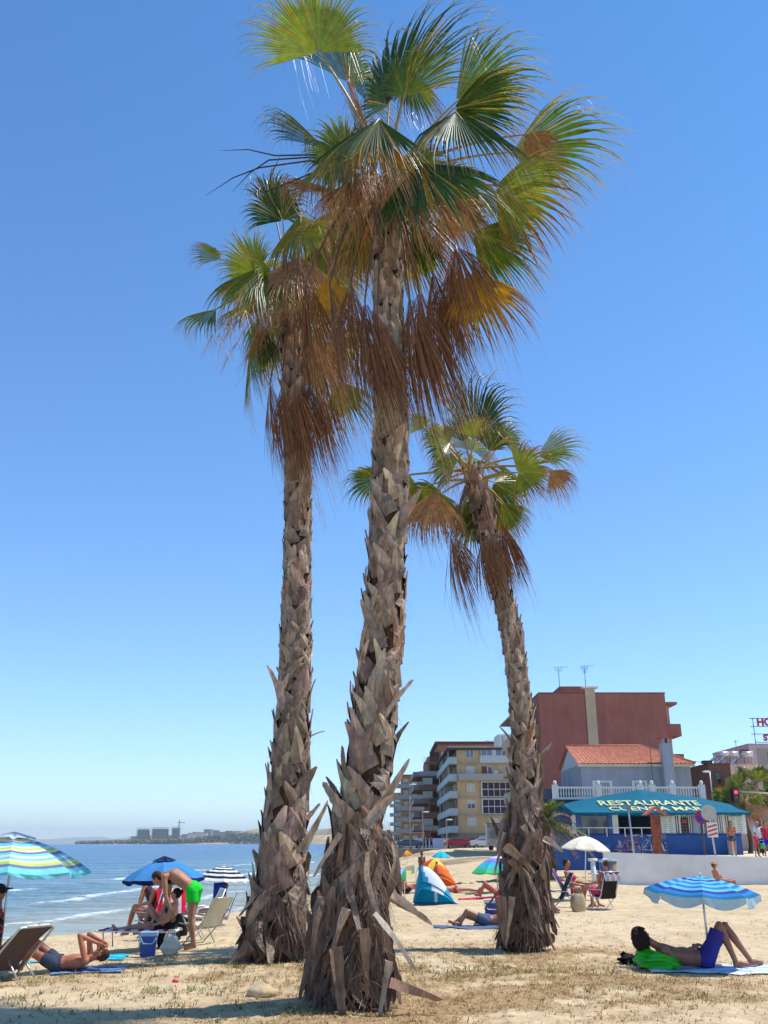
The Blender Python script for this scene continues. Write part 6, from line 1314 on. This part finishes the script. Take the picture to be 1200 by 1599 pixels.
def pan(x, z):
    if x < -.27 or z > .97: return TB
    l = -.27 + (.95 - z) * .38; r_ = .06 + (z - .12) * .85
    return srgb(222, 226, 236) if (x > l and x < r_ and z > .1) else (TB if z > .05 else srgb(30, 120, 160))
tent('turquoise pop up tent with one white panel on the sand', 678, 1411, 0, 1.2, 1.03, pan, srgb(20, 60, 90))
tent('orange pop up tent behind the turquoise one', 694, 1384, 0, 1.15, .92, lambda x, z: srgb(238, 118, 40) if x > -.2 else srgb(236, 90, 70), srgb(60, 40, 30))
# chairs
def beach_chair(label, loc, rz, cols, stripes=0, frame=srgb(206, 206, 210), seat=.28, back=.62, lean=.3, w=.52, arms=True, name='beach_chair', group=None):
    o = thing(name, label, 'chair', loc, rz, group=group); hw = w / 2
    def sheet(b, p0, p1, sagd, cols_):
        n = max(8, len(cols_)) ; p0 = Vector(p0); p1 = Vector(p1); nrm = (p1 - p0).cross(Vector((0, 1, 0))).normalized(); vs = []
        for j in range(n + 1):
            t = j / n; c = p0.lerp(p1, t) - nrm * sagd * math.sin(math.pi * t); vs += [c + Vector((0, -hw + .02, 0)), c + Vector((0, hw - .02, 0)), c + Vector((0, hw - .02, 0)) + nrm * .014, c + Vector((0, -hw + .02, 0)) + nrm * .014]
        fs = []; cl = []
        for j in range(n):
            for k in range(4): fs.append((4 * j + k, 4 * j + (k + 1) % 4, 4 * j + 4 + (k + 1) % 4, 4 * j + 4 + k)); cl.append(cols_[int(j * len(cols_) / n) % len(cols_)])
        b.add(vs, fs, cl)
    part(o, 'seat', M_CLOTH, lambda b: sheet(b, (.24, 0, seat + .04), (-.22, 0, seat - .01), .03, cols))
    part(o, 'backrest', M_CLOTH, lambda b: sheet(b, (-.22, 0, seat), (-.22 - lean, 0, seat + back), .03, cols))
    for s in (-1, 1):
        y = s * hw
        part(o, 'side_frame', M_METAL, lambda b: (b.tube([(.26, y, seat + .05), (-.22, y, seat), (-.22 - lean, y, seat + back)], .012, frame, 6), b.tube([(.22, y, seat + .2), (-.3, y, seat + .2)] if arms else [(.22, y, seat + .03), (.2, y, seat + .03)], .014, frame, 6)))
        part(o, 'leg', M_METAL, lambda b: b.tube([(.22, y, seat + (.2 if arms else .03)), (-.12, y, .0)], .011, frame, 6)); part(o, 'leg', M_METAL, lambda b: b.tube([(-.26, y, seat + .08), (.16, y, .0)], .011, frame, 6))
    part(o, 'cross_bar', M_METAL, lambda b: (b.tube([(-.22 - lean, -hw, seat + back), (-.22 - lean, hw, seat + back)], .012, frame, 6), b.tube([(-.12, -hw, .01), (-.12, hw, .01)], .01, frame, 6), b.tube([(.16, -hw, .01), (.16, hw, .01)], .01, frame, 6)))
    return o
# lounge chair seen from behind, lower left
p = at(2, 1530, 12.9); o = thing('lounge_chair', 'brown mesh lounge chair seen from behind at the lower left', 'chair', (p.x, 12.9, sandz(p.x, 12.9))); o.scale = (.86, .86, .86)
def lc(b):
    vs = []; n = 8
    for j in range(n + 1):
        t = j / n; bb = math.sin(math.pi * t) * .03; x = lerp(-.02, .46, t); z = lerp(.12, .70, t)
        vs += [(x - .18 - bb, -.28, z + bb), (x + .12 - bb, .24, z + bb), (x + .12 - bb, .24, z + bb + .012), (x - .18 - bb, -.28, z + bb + .012)]
    b.add(vs, [(4 * j + k, 4 * j + (k + 1) % 4, 4 * j + 4 + (k + 1) % 4, 4 * j + 4 + k) for j in range(n) for k in range(4)] + [(3, 2, 1, 0), (4 * n, 4 * n + 1, 4 * n + 2, 4 * n + 3)], srgb(84, 68, 60))
part(o, 'backrest', mat('mesh_fabric', .8, .25, 60, bump=.5, bscale=160, bdist=.003), lc)
FRM = srgb(196, 190, 180)
part(o, 'frame', M_METAL, lambda b: (b.tube([(-.24, -.3, .04), (.28, -.3, .71), (.30, -.26, .73), (.57, .22, .73), (.60, .26, .70), (.12, .26, .06)], .017, FRM, 8), b.tube([(-.2, -.28, .12), (.1, .25, .12)], .014, FRM, 8), b.tube([(-.2, -.28, .12), (-.9, -.12, .22)], .016, FRM, 8), b.tube([(.1, .25, .12), (-.6, .42, .22)], .016, FRM, 8)))
part(o, 'headrest', M_PLAST, lambda b: b.tube([(.34, -.18, .745), (.55, .17, .745)], [(.03, .016), (.03, .016)], srgb(226, 224, 220), 8))
for q in (((.26, .1, .28), (.46, .12, .02)), ((.1, -.1, .3), (.32, -.16, .0)), ((-.7, 0, .2), (-.75, 0, 0)), ((-.6, .4, .2), (-.65, .4, 0))): part(o, 'leg', M_METAL, lambda b: b.tube(q, .014, FRM, 7))
part(o, 'seat', M_CLOTH, lambda b: b.add([(-.02 - .18, -.27, .13), (-.02 + .12, .23, .13), (-.6, .42, .21), (-.9, -.1, .21), (-.2, -.27, .115), (.1, .23, .115), (-.6, .42, .195), (-.9, -.1, .195)], [(0, 1, 2, 3), (7, 6, 5, 4), (0, 4, 5, 1), (2, 6, 7, 3), (1, 5, 6, 2), (3, 7, 4, 0)], srgb(84, 68, 60)))
BW = [srgb(40, 50, 110), srgb(220, 222, 230)]
p = G(338, 1446); beach_chair('blue and white striped beach chair under the black striped umbrella', (p.x + .05, p.y, p.z), R_(188), BW * 7, back=.58, lean=.2, seat=.16)
p = LC + Vector((-.1, 0, 0))
o = thing('low_lounger', 'low lounger with red and white cover near the blue umbrella', 'lounger', (p.x, p.y, p.z), R_(0)); RW_ = [srgb(206, 40, 64), srgb(232, 226, 226)]
part(o, 'cover', M_TOWEL, lambda b: [b.box(lerp(-.78, .5, k / 12), lerp(-.78, .5, (k + 1) / 12) - .001, -.26, .26, .27, .30, RW_[k % 2]) for k in range(12)]); part(o, 'frame', M_METAL, lambda b: b.tube([(-.82, -.28, .28), (.5, -.28, .27), (.5, .28, .27), (-.82, .28, .28), (-.82, -.28, .28)], .014, WHT, 6))
for x, y in ((-.7, -.28), (-.7, .28), (-.1, -.28), (-.1, .28), (.42, -.28), (.42, .28)): part(o, 'leg', M_METAL, lambda b: b.tube([(x, y, .27), (x + .03, y, 0)], .012, WHT, 6))
p = G(212, 1472); TC_ = Vector((p.x - .05, p.y + 1.5, sandz(p.x, p.y + 1.5)))
beach_chair('low chair under the red and white towel near the water', TC_, R_(150), [srgb(60, 60, 70)], lean=.22)
def draped(label, c, rz, w, h, cols, name='towel', fold=.03, vertical=True, ncol=None):
    """cloth hung over a chair back: front fall, fold, rear fall"""
    o = thing(name, label, 'towel', c, rz); n = 22; mm = 14; prof = []
    for j in range(mm + 1):
        t = j / mm; s = (t - .5) * 2
        prof.append((.05 * math.sin(s * 1.57) + (.05 * s if abs(s) > .3 else 0), -h * max(0, abs(s) - .12)))
    vs = [(x + fold * .6 * math.sin(i * .9 + j * .3) * min(1, abs(j - mm / 2) / 3), lerp(-w / 2, w / 2, i / n) * (1 - .1 * abs(j - mm / 2) / mm), z) for j, (x, z) in enumerate(prof) for i in range(n + 1)]
    fs = [(j * (n + 1) + i, j * (n + 1) + i + 1, (j + 1) * (n + 1) + i + 1, (j + 1) * (n + 1) + i) for j in range(mm) for i in range(n)]
    cl = [cols[(i // 2 if vertical else j // 2) % len(cols)] for j in range(mm) for i in range(n)]
    part(o, 'cloth', M_TOWEL, lambda b: b.add(vs, fs, cl, True)); return o
draped('red and white towel hung over the back of the low chair', TC_ + Vector((.38, -.22, .92)), R_(-60), .62, .52, [srgb(206, 34, 56), srgb(206, 34, 56), srgb(232, 226, 230)])
# white folding chair behind the bending man, plus bags and cool boxes
p = G(300, 1472); beach_chair('white plastic folding chair behind the bending man', (p.x, p.y + .5, p.z), R_(200), [srgb(226, 222, 206)], frame=WHT, seat=.36, back=.5, lean=.2)
p = G(250, 1452); beach_chair('cream canvas chair tipped near the bending man', (XP(318, 17.4), 17.4, sandz(XP(318, 17.4), 17.4)), R_(150), [srgb(214, 206, 180)], frame=srgb(190, 180, 160), seat=.3, back=.45, lean=.25)
def cooler(label, loc, rz, col, lid, s=(.36, .26, .36)):
    o = thing('cool_box', label, 'cool box', loc, rz, group='cool boxes'); a, b_, h = s
    part(o, 'box', M_PLAST, lambda b: b.add([(x * a / 2 * k, y * b_ / 2 * k, z) for z, k in ((0, .9), (h * .84, 1)) for x, y in ((-1, -1), (1, -1), (1, 1), (-1, 1))], [(0, 3, 2, 1), (4, 5, 6, 7), (0, 1, 5, 4), (1, 2, 6, 5), (2, 3, 7, 6), (3, 0, 4, 7)], col)); part(o, 'lid', M_PLAST, lambda b: b.box(-a * .53, a * .53, -b_ * .54, b_ * .54, h * .84 + .002, h, lid)); part(o, 'handle', M_PLAST, lambda b: b.tube([(-a * .5, -b_ * .56, h * .8), (-a * .3, -b_ * .62, h * .55), (a * .3, -b_ * .62, h * .55), (a * .5, -b_ * .56, h * .8)], .012, lid, 6))
p = G(231, 1494); cooler('blue cool box with pale lid in front of the lounger', p, R_(8), srgb(24, 76, 160), srgb(150, 190, 220), (.24, .22, .35))
p = G(773, 1444); cooler('blue cool box with white lid beside the right palm', (p.x, p.y + .3, p.z + .05), R_(-5), srgb(30, 50, 140), WHT, (.34, .3, .42))
def bag(label, loc, rz, col, w, d, h, handles=True, rough=.12, name='bag', seed=1, m=M_CLOTH):
    o = thing(name, label, 'bag', loc, rz); b = MB(); n, mm = 18, 9; vs = []
    for j in range(mm + 1):
        t = j / mm
        for i in range(n):
            a = 6.2832 * i / n; k = (.85 + .22 * math.sin(math.pi * min(1, t * 1.1))) * (1 if t < .9 else .7); k *= 1 + rough * mnoise.noise(Vector((math.cos(a) * 2, math.sin(a) * 2, t * 4 + seed)))
            vs.append((w / 2 * k * math.copysign(abs(math.cos(a)) ** .6, math.cos(a)), d / 2 * k * math.copysign(abs(math.sin(a)) ** .6, math.sin(a)), h * t * (1 + rough * .6 * mnoise.noise(Vector((a, t, seed))))))
    b.add(vs, [(j * n + i, j * n + (i + 1) % n, (j + 1) * n + (i + 1) % n, (j + 1) * n + i) for j in range(mm) for i in range(n)] + [tuple(range(n - 1, -1, -1)), tuple(range(mm * n, mm * n + n))], col, True); b.build('bag', m, o)
    if handles:
        for s in (-1, 1): part(o, 'handle', M_CLOTH, lambda b: b.tube([(-w * .22, s * d * .3, h * .97), (-w * .12, s * d * .35, h * 1.3), (w * .12, s * d * .35, h * 1.3), (w * .22, s * d * .3, h * .97)], .01, tuple(c * .8 for c in col), 6))
    return o
p = G(266, 1490); bag('white crumpled plastic bag at the foot of the blue umbrella', p, 0, srgb(226, 220, 208), .24, .2, .26, rough=.6)
p = G(252, 1484); bag('black beach bag beside the blue cool box', (p.x, p.y + .4, p.z), 0, srgb(30, 30, 34), .34, .22, .4, rough=.3)
p = G(281, 1462); bag('dark bag the bending man is reaching into', (p.x, p.y + .12, p.z + .0), 0, srgb(38, 36, 42), .30, .24, .46, rough=.4, seed=4)
p = G(904, 1423); bag('beige straw shopping bag in front of the seated pair', p, R_(25), srgb(190, 172, 138), .38, .2, .42, rough=.08, seed=3)
p = gnd(1025, 1511); bag('bright green crumpled plastic bag under the lying man\'s head', (p.x, p.y - .12, sandz(p.x, p.y)), 0, srgb(44, 190, 24), .44, .3, .22, handles=False, rough=1.1, seed=6, m=M_PLAST)
p = G(985, 1505)
o = bag('small dark bag left of the green plastic bag', (p.x, p.y, p.z), 0, srgb(26, 22, 26), .26, .2, .12, handles=False, rough=1.0, seed=8)
for k, (px_, py_) in enumerate(((980, 1511), (992, 1512))):
    p = G(px_, py_); o = thing('sandal', ['left sandal beside the small dark bag', 'right sandal nearer the green plastic bag'][k], 'sandal', (p.x, p.y, p.z), R_(20), group='pair of sandals'); part(o, 'sole', M_PLAST, lambda b: b.prism([(.12 * math.cos(a * .628) , .045 * math.sin(a * .628)) for a in range(10)], .004, .03, srgb(190, 170, 140))); part(o, 'strap', M_PLAST, lambda b: b.tube([(0, -.045, .02), (.02, 0, .065), (0, .045, .02)], .012, DARK, 6))
def flat_towel(label, px, py, w, d, rz, cols, seg=None, name='towel'):
    p = gp(px, py); o = thing(name, label, 'towel', (p.x, p.y, p.z), rz); n, mm = 20, 10; c_, s_ = math.cos(rz), math.sin(rz); vs = []
    for j in range(mm + 1):
        for i in range(n + 1):
            x = lerp(-w / 2, w / 2, i / n); y = lerp(-d / 2, d / 2, j / mm); wx = p.x + x * c_ - y * s_; wy = p.y + x * s_ + y * c_
            vs.append((x, y, sandz(wx, wy) - p.z + .018 + .012 * mnoise.noise(Vector((x * 6, y * 6, w)))))
    vs2 = [(a, b_, c - .03) for a, b_, c in vs]; o2 = len(vs)
    fs = [(j * (n + 1) + i, j * (n + 1) + i + 1, (j + 1) * (n + 1) + i + 1, (j + 1) * (n + 1) + i) for j in range(mm) for i in range(n)]; cl = [cols[(j * 1) % len(cols)] for j in range(mm) for i in range(n)]
    part(o, 'cloth', M_TOWEL, lambda b: b.add(vs, fs, cl, True)); return o
flat_towel('pale blue and white towel under the lying man on the right', 1120, 1514, 1.9, .85, R_(-3), [srgb(196, 208, 222), srgb(214, 220, 228), srgb(150, 176, 206)])
flat_towel('turquoise towel spread on the sand behind the lying man', 118, 1499, 1.5, .7, R_(6), [srgb(50, 180, 200), srgb(60, 190, 208), srgb(40, 140, 170)])
flat_towel('dark blue towel under the man at the lower left', 140, 1516, .9, .6, R_(6), [srgb(40, 70, 130), srgb(120, 150, 190)])
flat_towel('crimson towel beside the right palm', 765, 1402, 1.9, .8, R_(0), [srgb(200, 40, 66)])
flat_towel('slate blue towel under the person by the cool box', 750, 1448, 1.9, .7, R_(0), [srgb(90, 104, 130)])
flat_towel('red towel beside the sunburnt sitter', 652, 1394, .9, .6, R_(0), [srgb(170, 36, 44)])
o = draped('blue towel hanging inside the black and white umbrella', Vector((XP(345, 25.0, .8), 25.0, at(345, 1369, 25.0).z)), R_(90), .32, .62, [srgb(30, 56, 150)])
# pair of chairs on the right
beach_chair('purple reclining chair of the pair by the white umbrella', (p9.x - .1, p9.y + .5, sandz(p9.x, p9.y + .5)), R_(-20), [srgb(96, 60, 120)], frame=srgb(150, 160, 170), lean=.38, back=.66)
beach_chair('dark folding chair draped with a grey towel, back turned', (p10.x, p10.y, p10.z), R_(120), [srgb(44, 36, 36)], frame=WHT, lean=.22)
draped('grey towel hung over the dark folding chair', Vector((p10.x + .20, p10.y - .36, p10.z + .92)), R_(-60), .62, .26, [srgb(156, 148, 152)], fold=.05)
beach_chair('dark chair half hidden behind the right palm trunk', (XP(866, 24.6) - .1, 24.6, sandz(XP(866, 24.6), 24.6)), R_(180), [srgb(40, 34, 40)], frame=srgb(120, 120, 124))
# ground clutter
p = G(274, 1534); tag(part(None, 'bottle_cap', M_PLAST, lambda b: b.tube([(p.x, p.y, p.z), (p.x, p.y, p.z + .03)], [.04, .035], srgb(220, 30, 70), 12)), 'small pink plastic cap lying on the sand in front', 'plastic cap')
rr = random.Random(3)
def rock(label, px, py, s):
    p = gp(px, py); b = MB(); n, mm = 12, 8; b.ball((0, 0, 0), (s * 1.3, s, s * .7), srgb(190, 168, 132), n, mm)
    b.v = [tuple(Vector(v) * (1 + .35 * mnoise.noise(Vector(v) * 3 / s + Vector((px, 0, 0))))) for v in b.v]; o = b.build('rock', M_ROCK, None, (p.x, p.y, p.z + s * .2)); tag(o, label, 'rock')
rock('sandy rock lying left of the front palm base', 410, 1556, .13); rock('small flat stone on the dry weeds before the right palm', 800, 1512, .05)
p = at(1162, 1310, 56.5); o = thing('air_conditioner', 'white air conditioner box on the blue wall by the walking woman', 'appliance', (XP(1141, 57.6, 1), 57.6, TZ - .06)); part(o, 'casing', M_PLAST, lambda b: b.box(0, .35, 0, .35, 0, .85, WHT)); part(o, 'grille', M_PLAST, lambda b: [b.box(.05, .3, -.01, -.001, z, z + .03, srgb(150, 150, 150)) for z in (.2, .3, .4, .5, .6, .7)])
# ------------------------------------------------------------------ dry weeds on the sand: nobody could count them
def blades(name, n, x0, x1, y0, y1, dens, cols, h0, h1, thr, seed, m=M_GRASS, lay=.6):
    r = random.Random(seed); b = MB(); k = 0; tries = 0
    while k < n and tries < n * 30:
        tries += 1; x = r.uniform(x0, x1); y = r.uniform(y0, y1); d = dens(x, y)
        if r.random() > d * thr: continue
        k += 1; z = sandz(x, y); c = r.choice(cols)
        for _ in range(r.randint(2, 5)):
            a = r.uniform(0, 6.28); l = r.uniform(h0, h1); e = r.uniform(-.1, 1) * (1 - lay) + r.uniform(0, .35); dx, dy = math.cos(a), math.sin(a); w_ = r.uniform(.002, .005)
            ox, oy = x + r.uniform(-.03, .03), y + r.uniform(-.03, .03); p1 = (ox + dx * l * .5, oy + dy * l * .5, z + l * (.35 + e) * .6); p2 = (ox + dx * l, oy + dy * l, z + l * e)
            b.add([(ox - dy * w_, oy + dx * w_, z - .005), (ox + dy * w_, oy - dx * w_, z - .005), (p1[0] + dy * w_, p1[1] - dx * w_, p1[2]), (p1[0] - dy * w_, p1[1] + dx * w_, p1[2]), p2], [(0, 1, 2, 3), (3, 2, 4)], jit(c, .3, r))
    o = b.build(name, m); o['kind'] = 'stuff'; return o
STR = [srgb(196, 166, 112), srgb(176, 142, 92), srgb(210, 182, 132), srgb(140, 108, 70)]
blades('dry_grass', 9000, -7, 6, 8.4, 17.5, weed, STR, .015, .06, 1.0, 1)
def g2(x, y):
    d = 0
    for cx, cy, rx, ry in ((-4.2, 12.9, 2.4, .35), (-2.6, 13.4, 1.4, .4), (2.6, 11.6, .5, .4), (-1.6, 10.1, .7, .4), (.7, 9.2, .6, .3), (3.2, 11.2, .8, .4), (-2.0, 11.6, 1.6, .8), (-3.4, 10.6, 2, .7), (.3, 13.4, 3, 1.2)):
        d = max(d, math.exp(-(((x - cx) / rx) ** 2 + ((y - cy) / ry) ** 2)))
    return d * max(0, .3 + fbm(x, y, 2.5))
blades('green_weeds', 1500, -7, 5, 8.6, 15, g2, [srgb(112, 118, 60), srgb(90, 98, 50), srgb(140, 132, 74)], .02, .09, 1.0, 2, lay=.35)
blades('scattered_straw', 2200, -8, 9, 8.2, 24, lambda x, y: 1 if x > shore(y) + 1.2 else 0, STR + [srgb(90, 70, 50)], .02, .10, .35, 3, lay=1.0)
# ------------------------------------------------------------------ sea air
hz_ = MB(); hz_.box(-14900, 14900, -28, 17800, -4.0, 260, (1, 1, 1)); 
hm = bpy.data.materials.new('haze'); hm.use_nodes = True; hn = hm.node_tree; hn.nodes.clear()
ho = hn.nodes.new('ShaderNodeOutputMaterial'); hv = hn.nodes.new('ShaderNodeVolumePrincipled'); hv.inputs['Density'].default_value = 1.1e-4; hv.inputs['Color'].default_value = (.86, .97, 1.0, 1); hv.inputs['Anisotropy'].default_value = 0.1
hn.links.new(hv.outputs[0], ho.inputs['Volume'])
hz_.build('haze', hm)['kind'] = 'stuff'
